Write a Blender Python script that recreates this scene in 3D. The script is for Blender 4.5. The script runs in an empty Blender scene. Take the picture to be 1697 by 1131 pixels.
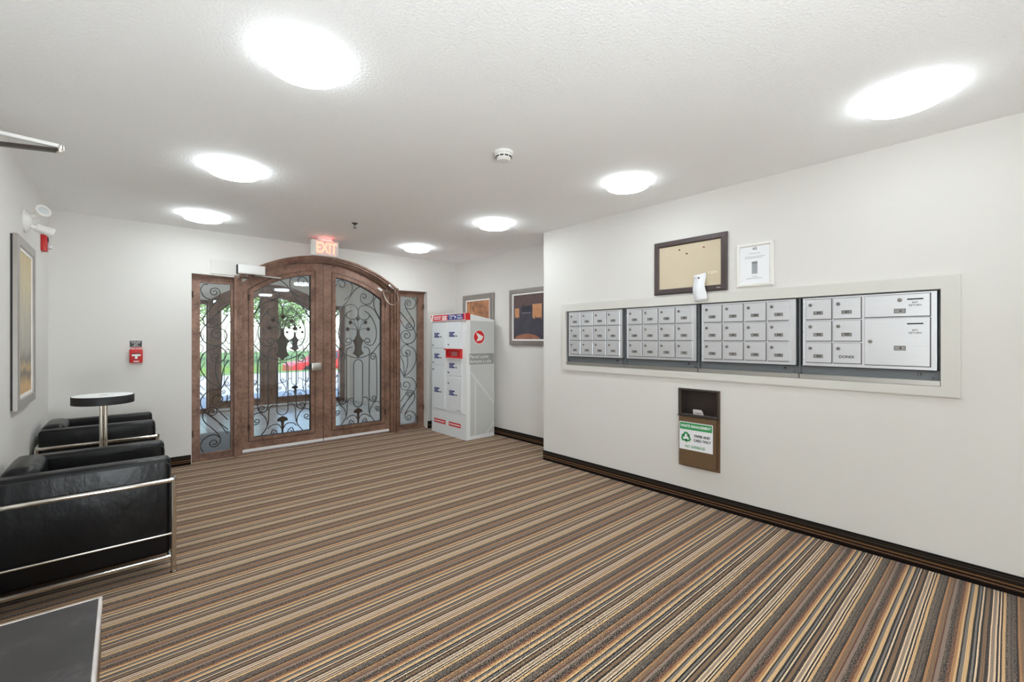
import bpy, bmesh, math, random
from mathutils import Vector
random.seed(7)
PI = math.pi
sc = bpy.context.scene
COL = sc.collection

# ---------------------------------------------------------------- camera, world, exposure
H = 1.32
YAW = math.radians(41.405)
cam_d = bpy.data.cameras.new('camera')
cam = bpy.data.objects.new('camera', cam_d)
COL.objects.link(cam)
cam.location = (0, 0, H)
cam.rotation_euler = (PI / 2, 0, -YAW)
cam_d.sensor_width = 36.0
cam_d.lens = 730.2 / 1697 * 36.0
cam_d.shift_y = -4.2 / 1697
cam_d.clip_start = 0.02
sc.camera = cam

world = bpy.data.worlds.new('daylight')
sc.world = world
world.use_nodes = True
wn = world.node_tree
for n in list(wn.nodes):
    wn.nodes.remove(n)
w_out = wn.nodes.new('ShaderNodeOutputWorld')
w_bg = wn.nodes.new('ShaderNodeBackground')
w_sky = wn.nodes.new('ShaderNodeTexSky')
w_sky.sky_type = 'NISHITA'
w_sky.sun_disc = False
w_sky.sun_elevation = math.radians(42)
w_sky.sun_rotation = math.radians(200)
w_bg.inputs['Strength'].default_value = 0.8
wn.links.new(w_sky.outputs[0], w_bg.inputs['Color'])
wn.links.new(w_bg.outputs[0], w_out.inputs['Surface'])

sun_d = bpy.data.lights.new('sun', 'SUN')
sun_d.energy = 7.0
sun_d.angle = math.radians(0.6)
sun_d.color = (1.0, 0.96, 0.9)
sun = bpy.data.objects.new('sun', sun_d)
COL.objects.link(sun)
sun.location = (0, 0, 12)
sun.rotation_euler = (math.radians(46), 0, math.radians(-14))

# added fill lamp: large soft light behind the camera aimed at the ceiling
fl_d = bpy.data.lights.new('ceiling_fill', 'AREA')
fl_d.shape = 'RECTANGLE'
fl_d.size = 0.9
fl_d.size_y = 0.9
fl_d.energy = 97.0
fl_d.color = (0.87, 0.955, 1.0)
fl = bpy.data.objects.new('ceiling_fill', fl_d)
COL.objects.link(fl)
fl.location = (0.2, -1.2, 0.75)
fl.rotation_euler = (math.radians(180 - 42), 0, math.radians(30))

LAMP = 17.0          # strength of every round ceiling light
sc.view_settings.view_transform = 'Standard'
sc.view_settings.look = 'None'
sc.view_settings.exposure = 0.0
sc.view_settings.gamma = 1.0
sc.view_settings.use_curve_mapping = False
sc.cycles.max_bounces = 14
sc.cycles.diffuse_bounces = 12
sc.cycles.transparent_max_bounces = 16
sc.cycles.sample_clamp_indirect = 6.0
sc.cycles.blur_glossy = 0.5

# ---------------------------------------------------------------- room measures
XM = 3.441     # mailbox wall
XA = 3.854     # alcove wall
XL = -0.504    # left wall
YB = 5.69      # door wall
YC = 3.38      # end of the mailbox wall
YF = -2.3      # wall behind the camera
CE = 2.474     # ceiling
VX0, VX1, VY = 0.25, 3.62, 9.35   # vestibule


# ---------------------------------------------------------------- materials
def srgb(r, g, b):
    f = lambda c: (c / 255 / 12.92) if c / 255 <= 0.04045 else ((c / 255 + 0.055) / 1.055) ** 2.4
    return (f(r), f(g), f(b), 1.0)


MATS = {}


class NT:
    def __init__(self, name):
        self.m = bpy.data.materials.new(name)
        self.m.use_nodes = True
        self.t = self.m.node_tree
        self.b = self.t.nodes['Principled BSDF']
        self.out = self.t.nodes['Material Output']

    def n(self, typ, **kw):
        nd = self.t.nodes.new(typ)
        for k, v in kw.items():
            setattr(nd, k, v)
        return nd

    def l(self, a, b):
        self.t.links.new(a, b)

    def val(self, sock, v):
        if hasattr(v, 'is_output'):
            self.l(v, sock)
        else:
            sock.default_value = v

    def math(self, op, a, b=0.0, c=0.0):
        nd = self.n('ShaderNodeMath', operation=op)
        self.val(nd.inputs[0], a)
        self.val(nd.inputs[1], b)
        self.val(nd.inputs[2], c)
        return nd.outputs[0]

    def mix(self, fac, a, b):
        nd = self.n('ShaderNodeMix', data_type='RGBA')
        self.val(nd.inputs[0], fac)
        self.val(nd.inputs[6], a)
        self.val(nd.inputs[7], b)
        return nd.outputs[2]

    def coord(self, which='Object'):
        return self.n('ShaderNodeTexCoord').outputs[which]

    def xyz(self, vec):
        s = self.n('ShaderNodeSeparateXYZ')
        self.l(vec, s.inputs[0])
        return s.outputs

    def mapping(self, vec, scale=(1, 1, 1), loc=(0, 0, 0)):
        mp = self.n('ShaderNodeMapping')
        self.l(vec, mp.inputs[0])
        mp.inputs['Scale'].default_value = scale
        mp.inputs['Location'].default_value = loc
        return mp.outputs[0]

    def noise(self, scale, detail=4.0, rough=0.5, vec=None):
        nd = self.n('ShaderNodeTexNoise')
        nd.inputs['Scale'].default_value = scale
        nd.inputs['Detail'].default_value = detail
        nd.inputs['Roughness'].default_value = rough
        self.l(vec if vec is not None else self.coord(), nd.inputs['Vector'])
        return nd.outputs[0]

    def ramp(self, fac, stops, interp='LINEAR'):
        r = self.n('ShaderNodeValToRGB')
        r.color_ramp.interpolation = interp
        e = r.color_ramp.elements
        while len(e) > 1:
            e.remove(e[-1])
        e[0].position, e[0].color = stops[0][0], stops[0][1]
        for p, c in stops[1:]:
            x = e.new(p)
            x.color = c
        self.l(fac, r.inputs[0])
        return r.outputs

    def bump(self, height, strength=0.3, dist=0.002):
        nd = self.n('ShaderNodeBump')
        nd.inputs['Strength'].default_value = strength
        nd.inputs['Distance'].default_value = dist
        self.l(height, nd.inputs['Height'])
        self.l(nd.outputs[0], self.b.inputs['Normal'])

    def set(self, **kw):
        for k, v in kw.items():
            self.val(self.b.inputs[k], v)
        return self.m


def simple(name, col, rough=0.5, metal=0.0, bump=None, emit=None, spec=None, vary=0.0):
    q = NT(name)
    kw = {'Roughness': rough, 'Metallic': metal}
    q.set(**kw)
    if vary:
        nz = q.noise(9.0, 5.0, 0.6)
        dark = (col[0] * (1 - vary), col[1] * (1 - vary), col[2] * (1 - vary), 1)
        lite = (min(1, col[0] * (1 + vary)), min(1, col[1] * (1 + vary)), min(1, col[2] * (1 + vary)), 1)
        q.l(q.mix(nz, dark, lite), q.b.inputs['Base Color'])
    else:
        q.b.inputs['Base Color'].default_value = col
    if spec is not None:
        q.b.inputs['Specular IOR Level'].default_value = spec
    if bump:
        q.bump(q.noise(bump[0], 4.0), bump[1], bump[2])
    if emit:
        q.b.inputs['Emission Color'].default_value = emit[0]
        q.b.inputs['Emission Strength'].default_value = emit[1]
    MATS[name] = q.m
    return q.m


M = MATS
simple('wall_paint', srgb(222, 220, 216), 0.75, bump=(260, 0.12, 0.001))
simple('cream_panel', srgb(214, 212, 206), 0.55)
simple('vestibule_paint', srgb(233, 226, 216), 0.7, bump=(200, 0.1, 0.001))
simple('white_metal', srgb(232, 232, 230), 0.35)
simple('white_plastic', srgb(235, 234, 230), 0.4)
simple('plate_paint', srgb(216, 214, 209), 0.5)
simple('silver', srgb(200, 198, 194), 0.28, 1.0)
simple('chrome', srgb(214, 208, 200), 0.16, 1.0)
simple('steel_pole', srgb(205, 196, 184), 0.3, 1.0)
simple('housing_grey', srgb(112, 116, 120), 0.5, 0.3)
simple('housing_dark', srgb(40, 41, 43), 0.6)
simple('lock_steel', srgb(150, 148, 146), 0.25, 1.0)
simple('black', srgb(14, 14, 15), 0.4)
simple('ink', srgb(36, 36, 38), 0.6)
simple('ink_soft', srgb(170, 170, 176), 0.6)
simple('plate_grey', srgb(150, 147, 144), 0.5)
simple('label_rim', srgb(82, 80, 78), 0.5)
simple('paper', srgb(238, 239, 243), 0.6)
simple('cork_frame', srgb(82, 72, 72), 0.32, 0.35)
simple('pewter', srgb(158, 152, 147), 0.33, 0.55, vary=0.12)
simple('pewter_back', srgb(28, 24, 24), 0.6)
simple('mat_white', srgb(244, 242, 240), 0.6)
simple('red_plastic', srgb(196, 34, 32), 0.38)
simple('red_sign', srgb(214, 38, 44), 0.45)
simple('blue_sign', srgb(44, 54, 128), 0.45)
simple('bronze_box', srgb(124, 100, 76), 0.38, 0.45, vary=0.1)
simple('bronze_dark', srgb(84, 76, 72), 0.32, 0.7)
simple('green_sign', srgb(52, 152, 88), 0.5)
simple('iron', srgb(84, 78, 78), 0.38, 0.5)
simple('iron_plaque', srgb(82, 62, 50), 0.5, 0.4, vary=0.25)
simple('gasket', srgb(24, 22, 22), 0.6)
simple('locker_white', srgb(240, 242, 243), 0.42)
simple('locker_door', srgb(232, 236, 239), 0.42)
simple('locker_band', srgb(150, 152, 152), 0.5)
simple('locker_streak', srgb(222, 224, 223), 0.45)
simple('disc_black', srgb(22, 21, 22), 0.55)
simple('disc_top', srgb(246, 247, 247), 0.55)
simple('seam', srgb(10, 10, 11), 0.5)
simple('table_edge', srgb(222, 214, 212), 0.35, 0.4, vary=0.3)
simple('table_side', srgb(96, 78, 52), 0.3, 0.55)
simple('brass', srgb(170, 140, 90), 0.3, 1.0)
simple('concrete', srgb(196, 192, 184), 0.85, vary=0.06)
simple('asphalt', srgb(150, 148, 148), 0.9, vary=0.08)
simple('car_red', srgb(200, 40, 44), 0.25)
simple('car_glass', srgb(60, 76, 92), 0.1)
simple('tyre', srgb(26, 26, 28), 0.8)
simple('bark', srgb(96, 78, 62), 0.9, vary=0.2)
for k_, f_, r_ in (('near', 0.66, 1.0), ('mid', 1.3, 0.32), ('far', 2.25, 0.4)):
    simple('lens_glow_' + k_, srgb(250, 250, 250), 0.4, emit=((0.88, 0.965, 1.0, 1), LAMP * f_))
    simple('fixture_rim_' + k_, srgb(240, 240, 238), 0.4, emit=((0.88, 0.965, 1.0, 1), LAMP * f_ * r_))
simple('exit_glow', srgb(255, 200, 180), 0.5, emit=((1.0, 0.30, 0.17, 1), 1.5))
simple('exit_slot', srgb(255, 120, 110), 0.5, emit=((1.0, 0.06, 0.05, 1), 30.0))
simple('exit_face', srgb(238, 222, 218), 0.4, emit=((1.0, 0.42, 0.34, 1), 0.16))
simple('lamp_lens', srgb(214, 218, 220), 0.08, 0.0)
simple('reflector', srgb(200, 196, 190), 0.15, 1.0)
simple('pin_black', srgb(60, 40, 40), 0.4)
simple('pin_red', srgb(150, 70, 52), 0.4)
simple('pale_ink', srgb(232, 224, 204), 0.7)
simple('carpet_edge', srgb(30, 27, 25), 0.9)
simple('can_print', srgb(158, 164, 168), 0.6)
simple('can_print_top', srgb(132, 136, 140), 0.6)


def mk_ceiling():
    q = NT('ceiling_texture')
    q.b.inputs['Base Color'].default_value = srgb(249, 250, 251)
    q.set(Roughness=0.9)
    q.bump(q.noise(80.0, 3.0, 0.6), 0.55, 0.007)
    M['ceiling'] = q.m


def mk_carpet():
    seq = [(30, 'T', .0), (86, 'K', 0), (120, 'G', 0), (193, 'T', 0), (280, 'K', 0), (338, 'U', .3), (388, 'K', 0),
           (426, 'C', 0), (466, 'K', 0), (518, 'B', .1), (606, 'D', .2), (680, 'C', 0), (718, 'W', 0), (785, 'C', 0),
           (826, 'D', 0), (870, 'C', 0), (906, 'D', 0), (942, 'T', 0), (1012, 'S', 1), (1060, 'X', .3),
           (1118, 'S', .6), (1146, 'Y', .3), (1184, 'S', 1), (1240, 'D', 0), (1285, 'O', .7), (1338, 'B', .4), (1446, 'R', 0),
           (1480, 'V', .2), (1566, 'S', 1), (1625, 'K', .8), (1690, 'R', .7), (1776, 'O', .6)]
    pal = {'T': (222, 182, 132), 'K': (24, 18, 15), 'G': (124, 114, 108), 'U': (124, 117, 112), 'C': (238, 208, 174),
           'B': (132, 101, 74), 'D': (36, 24, 18), 'W': (160, 138, 118), 'S': (50, 43, 38), 'O': (180, 126, 76),
           'R': (100, 54, 32), 'V': (146, 124, 110), 'X': (108, 93, 82), 'Y': (96, 85, 78)}
    q = NT('striped_carpet')
    co = q.coord()
    # the yarn rows wander a little
    wob = q.noise(2.2, 2.0, 0.5, q.mapping(co, (1.0, 0.6, 1)))
    x, y, z = q.xyz(co)
    yy = q.math('ADD', y, q.math('MULTIPLY', q.math('SUBTRACT', wob, 0.5), 0.006))
    fine = q.noise(1.0, 1.0, 0.5, q.mapping(co, (170.0, 60.0, 1)))
    yy = q.math('ADD', yy, q.math('MULTIPLY', q.math('SUBTRACT', fine, 0.5), 0.0022))
    ph = q.math('FRACT', q.math('DIVIDE', q.math('SUBTRACT', 0.6455 + 0.247 * 20, yy), 0.247))
    st = []
    for p, c, a in seq:
        r = srgb(*pal[c])
        st.append(((p - 30) / 1816, (r[0], r[1], r[2], a)))
    cr = q.ramp(ph, st, 'CONSTANT')
    # speckled loops in the mixed yarns
    sp = q.noise(1.0, 2.0, 0.7, q.mapping(co, (210.0, 190.0, 1)))
    spm = q.math('MULTIPLY', q.math('GREATER_THAN', sp, 0.56), cr[1])
    c1 = q.mix(spm, cr[0], srgb(176, 150, 124))
    nz = q.noise(1.0, 2.0, 0.6, q.mapping(co, (260.0, 240.0, 1)))
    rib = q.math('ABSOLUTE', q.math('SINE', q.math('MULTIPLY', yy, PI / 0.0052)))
    bri = q.math('MULTIPLY', q.math('ADD', 0.70, q.math('MULTIPLY', nz, 0.90)), q.math('ADD', 0.66, q.math('MULTIPLY', rib, 0.42)))  # shade in the grooves between yarn ribs is mixed into the colour
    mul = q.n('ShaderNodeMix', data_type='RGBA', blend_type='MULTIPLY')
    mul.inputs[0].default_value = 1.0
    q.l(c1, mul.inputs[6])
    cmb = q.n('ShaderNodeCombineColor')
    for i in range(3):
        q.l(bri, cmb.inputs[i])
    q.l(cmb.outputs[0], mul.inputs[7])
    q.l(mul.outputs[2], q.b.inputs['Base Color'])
    q.set(Roughness=0.95)
    q.b.inputs['Specular IOR Level'].default_value = 0.15
    q.b.inputs['Sheen Weight'].default_value = 0.2
    hgt = q.math('ADD', rib, q.math('MULTIPLY', nz, 0.8))
    q.bump(hgt, 0.8, 0.003)
    M['carpet'] = q.m

    q = NT('striped_carpet_baseboard')
    co = q.coord()
    x, y, z = q.xyz(co)
    fine = q.noise(1.0, 1.0, 0.5, q.mapping(co, (90.0, 90.0, 60.0)))
    zz = q.math('ADD', z, q.math('MULTIPLY', q.math('SUBTRACT', fine, 0.5), 0.003))
    f = q.math('DIVIDE', zz, 0.101)
    P = lambda *c: srgb(*c)
    cr = q.ramp(f, [(0, P(26, 20, 18)), (.22, P(52, 36, 28)), (.27, P(122, 94, 74)), (.33, P(36, 26, 21)), (.42, P(64, 45, 33)),
                    (.46, P(132, 98, 64)), (.52, P(40, 31, 26)), (.72, P(78, 70, 62)), (.76, P(36, 31, 28)), (.86, P(62, 55, 48)), (.9, P(30, 26, 24))], 'CONSTANT')
    q.l(cr[0], q.b.inputs['Base Color'])
    q.set(Roughness=0.95)
    q.b.inputs['Specular IOR Level'].default_value = 0.1
    q.bump(q.math('ABSOLUTE', q.math('SINE', q.math('MULTIPLY', zz, PI / 0.006))), 0.5, 0.002)
    M['carpet_base'] = q.m


def mk_bronze():
    q = NT('bronze_door_finish')
    co = q.coord()
    a = q.noise(5.0, 6.0, 0.65, co)
    b = q.noise(1.0, 5.0, 0.7, q.mapping(co, (22, 22, 34)))
    f = q.math('ADD', q.math('MULTIPLY', a, 0.6), q.math('MULTIPLY', b, 0.4))
    cr = q.ramp(f, [(.30, srgb(82, 60, 52)), (.43, srgb(118, 88, 74)), (.55, srgb(144, 112, 96)), (.70, srgb(168, 136, 118))])
    q.l(cr[0], q.b.inputs['Base Color'])
    q.set(Roughness=0.45, Metallic=0.25)
    q.bump(b, 0.15, 0.001)
    M['bronze'] = q.m


def mk_glass():
    q = NT('door_glass')
    t = q.t
    t.nodes.remove(q.b)
    tr = q.n('ShaderNodeBsdfTransparent')
    tr.inputs[0].default_value = (0.90, 0.93, 0.95, 1)
    gl = q.n('ShaderNodeBsdfGlossy')
    gl.inputs['Roughness'].default_value = 0.01
    fr = q.n('ShaderNodeFresnel')
    fr.inputs[0].default_value = 1.5
    mx = q.n('ShaderNodeMixShader')
    q.l(q.math('MULTIPLY', fr.outputs[0], 1.7), mx.inputs[0])
    q.l(tr.outputs[0], mx.inputs[1])
    q.l(gl.outputs[0], mx.inputs[2])
    q.l(mx.outputs[0], q.out.inputs['Surface'])
    M['glass'] = q.m


def mk_leather():
    q = NT('black_leather')
    co = q.coord()
    q.b.inputs['Base Color'].default_value = srgb(10, 9, 11)
    q.set(Roughness=0.34)
    q.b.inputs['Specular IOR Level'].default_value = 0.34
    w = q.noise(7.0, 4.0, 0.55, q.mapping(co, (1.0, 1.0, 0.55)))
    g = q.noise(240.0, 2.0, 0.5, co)
    q.bump(q.math('ADD', w, q.math('MULTIPLY', g, 0.02)), 0.4, 0.02)
    M['leather'] = q.m


def mk_brushed():
    q = NT('brushed_aluminium')
    co = q.coord()
    nz = q.noise(1.0, 3.0, 0.6, q.mapping(co, (260, 6, 700)))
    q.l(q.mix(nz, srgb(211, 212, 216), srgb(234, 235, 239)), q.b.inputs['Base Color'])
    q.set(Roughness=0.34, Metallic=0.7)
    q.bump(nz, 0.08, 0.0006)
    M['brushed'] = q.m


def mk_tabletop():
    q = NT('worn_dark_tabletop')
    co = q.coord()
    a = q.noise(6.0, 6.0, 0.65, co)
    b = q.noise(60.0, 3.0, 0.6, co)
    f = q.math('ADD', q.math('MULTIPLY', a, 0.8), q.math('MULTIPLY', b, 0.2))
    cr = q.ramp(f, [(.3, srgb(34, 31, 31)), (.55, srgb(50, 45, 46)), (.72, srgb(84, 78, 80))])
    q.l(cr[0], q.b.inputs['Base Color'])
    q.l(q.math('ADD', 0.3, q.math('MULTIPLY', a, 0.3)), q.b.inputs['Roughness'])
    M['tabletop'] = q.m


def mk_cork():
    q = NT('cork_fabric')
    co = q.coord()
    a = q.noise(150.0, 4.0, 0.7, co)
    q.l(q.mix(a, srgb(190, 176, 150), srgb(216, 204, 180)), q.b.inputs['Base Color'])
    q.set(Roughness=0.9)
    q.bump(a, 0.2, 0.001)
    M['cork'] = q.m


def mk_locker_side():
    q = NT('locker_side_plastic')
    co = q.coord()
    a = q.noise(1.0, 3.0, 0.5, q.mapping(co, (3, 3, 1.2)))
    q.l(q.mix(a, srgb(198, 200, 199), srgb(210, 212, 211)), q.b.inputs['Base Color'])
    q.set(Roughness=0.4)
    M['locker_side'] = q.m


def rectmask(q, u, v, u0, u1, v0, v1, nz=None, amp=0.0):
    if nz is not None:
        d = q.math('MULTIPLY', q.math('SUBTRACT', nz, 0.5), amp)
        u = q.math('ADD', u, d)
        v = q.math('ADD', v, d)
    a = q.math('MULTIPLY', q.math('GREATER_THAN', u, u0), q.math('LESS_THAN', u, u1))
    b = q.math('MULTIPLY', q.math('GREATER_THAN', v, v0), q.math('LESS_THAN', v, v1))
    return q.math('MULTIPLY', a, b)


def mk_art():
    # copper abstract (behind the locker): object origin is the picture centre, y grows to the left as seen
    q = NT('copper_abstract')
    co = q.coord()
    x, y, z = q.xyz(co)
    n1 = q.noise(7.0, 6.0, 0.7, co)
    n2 = q.noise(26.0, 4.0, 0.7, co)
    f = q.math('ADD', q.math('MULTIPLY', n1, .7), q.math('MULTIPLY', n2, .3))
    cr = q.ramp(f, [(.3, srgb(92, 70, 62)), (.45, srgb(150, 104, 76)), (.56, srgb(186, 130, 92)), (.68, srgb(214, 164, 122))])
    d = q.math('ADD', q.math('ADD', z, q.math('MULTIPLY', y, 0.55)), q.math('MULTIPLY', n1, 0.25))
    c2 = q.mix(q.math('LESS_THAN', d, -0.02), cr[0], q.mix(n2, srgb(36, 38, 48), srgb(84, 84, 94)))
    q.l(c2, q.b.inputs['Base Color'])
    q.set(Roughness=0.6)
    M['art_copper'] = q.m
    # dark blocks picture; local s = -y (to the right), t = z, both about the centre
    q = NT('dark_abstract')
    co = q.coord()
    x, y, z = q.xyz(co)
    s = q.math('MULTIPLY', y, -1.0)
    n1 = q.noise(9.0, 6.0, 0.7, co)
    n2 = q.noise(30.0, 4.0, 0.7, co)
    drip = q.noise(1.0, 2.0, 0.5, q.mapping(co, (1, 60, 4)))
    top = q.mix(n2, srgb(70, 52, 50), srgb(112, 92, 92))
    low = q.mix(n1, srgb(44, 42, 50), srgb(86, 84, 98))
    edge = q.math('ADD', 0.13, q.math('MULTIPLY', q.math('SUBTRACT', n1, .5), .04))
    c = q.mix(q.math('GREATER_THAN', z, q.math('ADD', edge, q.math('MULTIPLY', s, 0.06))), low, top)
    c = q.mix(rectmask(q, s, z, -0.13, 0.06, 0.06, 0.14, n2, .02), c, srgb(48, 50, 62))
    c = q.mix(rectmask(q, s, z, -0.12, 0.04, 0.045, 0.055, n2, .012), c, srgb(130, 124, 124))
    org = q.mix(n2, srgb(176, 112, 72), srgb(220, 168, 124))
    zb = q.math('ADD', z, q.math('MULTIPLY', q.math('SUBTRACT', drip, .5), .16))
    m1 = q.math('MULTIPLY', rectmask(q, s, zb, -0.262, -0.175, -0.005, 9), q.math('LESS_THAN', z, 0.115))
    m2 = q.math('MULTIPLY', rectmask(q, s, zb, 0.07, 0.235, -0.015, 9), q.math('LESS_THAN', z, 0.155))
    c = q.mix(m1, c, org)
    c = q.mix(m2, c, org)
    r = q.math('ADD', q.math('POWER', q.math('DIVIDE', q.math('ADD', s, 0.03), 0.245), 2.0),
               q.math('POWER', q.math('DIVIDE', q.math('ADD', z, 0.30), 0.085), 2.0))
    mound = q.math('MULTIPLY', q.math('LESS_THAN', r, 1.0), q.math('GREATER_THAN', z, -0.29))
    c = q.mix(mound, c, q.mix(n1, srgb(96, 60, 52), srgb(190, 130, 104)))
    q.l(c, q.b.inputs['Base Color'])
    q.set(Roughness=0.6)
    M['art_dark'] = q.m
    # tall pale landscape on the left wall
    q = NT('pale_landscape')
    co = q.coord()
    x, y, z = q.xyz(co)
    n1 = q.noise(8.0, 6.0, 0.7, co)
    n2 = q.noise(1.0, 4.0, 0.6, q.mapping(co, (1, 34, 3)))
    f = q.math('ADD', q.math('DIVIDE', q.math('ADD', z, 0.5), 1.0), q.math('MULTIPLY', q.math('SUBTRACT', n1, .5), .18))
    cr = q.ramp(f, [(.0, srgb(206, 160, 104)), (.1, srgb(210, 172, 118)), (.17, srgb(110, 98, 90)), (.22, srgb(196, 170, 122)), (.27, srgb(132, 124, 116)),
                    (.33, srgb(176, 172, 160)), (.55, srgb(190, 184, 166)), (.75, srgb(206, 192, 156)), (.92, srgb(204, 184, 140))])
    c = q.mix(q.math('MULTIPLY', q.math('GREATER_THAN', n2, 0.56), 0.28), cr[0], srgb(128, 122, 108))
    q.l(c, q.b.inputs['Base Color'])
    q.set(Roughness=0.5)
    M['art_pale'] = q.m


def mk_tile():
    q = NT('vestibule_tile')
    br = q.n('ShaderNodeTexBrick')
    q.l(q.coord(), br.inputs['Vector'])
    br.offset = 0.0
    br.inputs['Scale'].default_value = 1.0
    br.inputs['Brick Width'].default_value = 0.45
    br.inputs['Row Height'].default_value = 0.45
    br.inputs['Mortar Size'].default_value = 0.004
    br.inputs['Color1'].default_value = srgb(220, 219, 218)
    br.inputs['Color2'].default_value = srgb(228, 227, 226)
    br.inputs['Mortar'].default_value = srgb(160, 158, 156)
    q.l(br.outputs[0], q.b.inputs['Base Color'])
    q.set(Roughness=0.22)
    M['tile'] = q.m
    q = NT('entry_mat')
    co = q.coord()
    x, y, z = q.xyz(co)
    nz = q.noise(160.0, 3.0, 0.7, co)
    q.l(q.mix(nz, srgb(112, 116, 120), srgb(164, 168, 172)), q.b.inputs['Base Color'])
    q.set(Roughness=0.95)
    q.bump(q.math('SINE', q.math('MULTIPLY', y, 2 * PI / 0.02)), 0.5, 0.004)
    M['mat'] = q.m
    q = NT('lawn')
    nz = q.noise(30.0, 5.0, 0.7)
    q.l(q.mix(nz, srgb(70, 108, 44), srgb(140, 168, 84)), q.b.inputs['Base Color'])
    q.set(Roughness=0.9)
    M['lawn'] = q.m
    q = NT('foliage')
    nz = q.noise(3.0, 3.0, 0.7)
    q.l(q.mix(nz, srgb(84, 124, 62), srgb(176, 198, 122)), q.b.inputs['Base Color'])
    q.set(Roughness=0.7)
    M['leaf'] = q.m


for f in (mk_ceiling, mk_carpet, mk_bronze, mk_glass, mk_leather, mk_brushed, mk_tabletop, mk_cork, mk_locker_side, mk_art, mk_tile):
    f()

# ---------------------------------------------------------------- mesh helpers
ORG = {}


class Frame:
    """local axes: a to the right, b up, c out of the surface"""
    def __init__(self, o, r=(1, 0, 0), u=(0, 1, 0), n=(0, 0, 1)):
        self.o, self.r, self.u, self.n = Vector(o), Vector(r), Vector(u), Vector(n)

    def __call__(self, a, b, c):
        return self.o + self.r * a + self.u * b + self.n * c


WORLD = Frame((0, 0, 0))


def on_right(x, y=0, z=0):    # wall facing -X, seen from the room: right is -Y
    return Frame((x, y, z), (0, -1, 0), (0, 0, 1), (-1, 0, 0))


def on_left(x, y=0, z=0):     # wall facing +X: right is +Y
    return Frame((x, y, z), (0, 1, 0), (0, 0, 1), (1, 0, 0))


def on_back(y, x=0, z=0):     # wall facing -Y: right is +X
    return Frame((x, y, z), (1, 0, 0), (0, 0, 1), (0, -1, 0))


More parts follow.
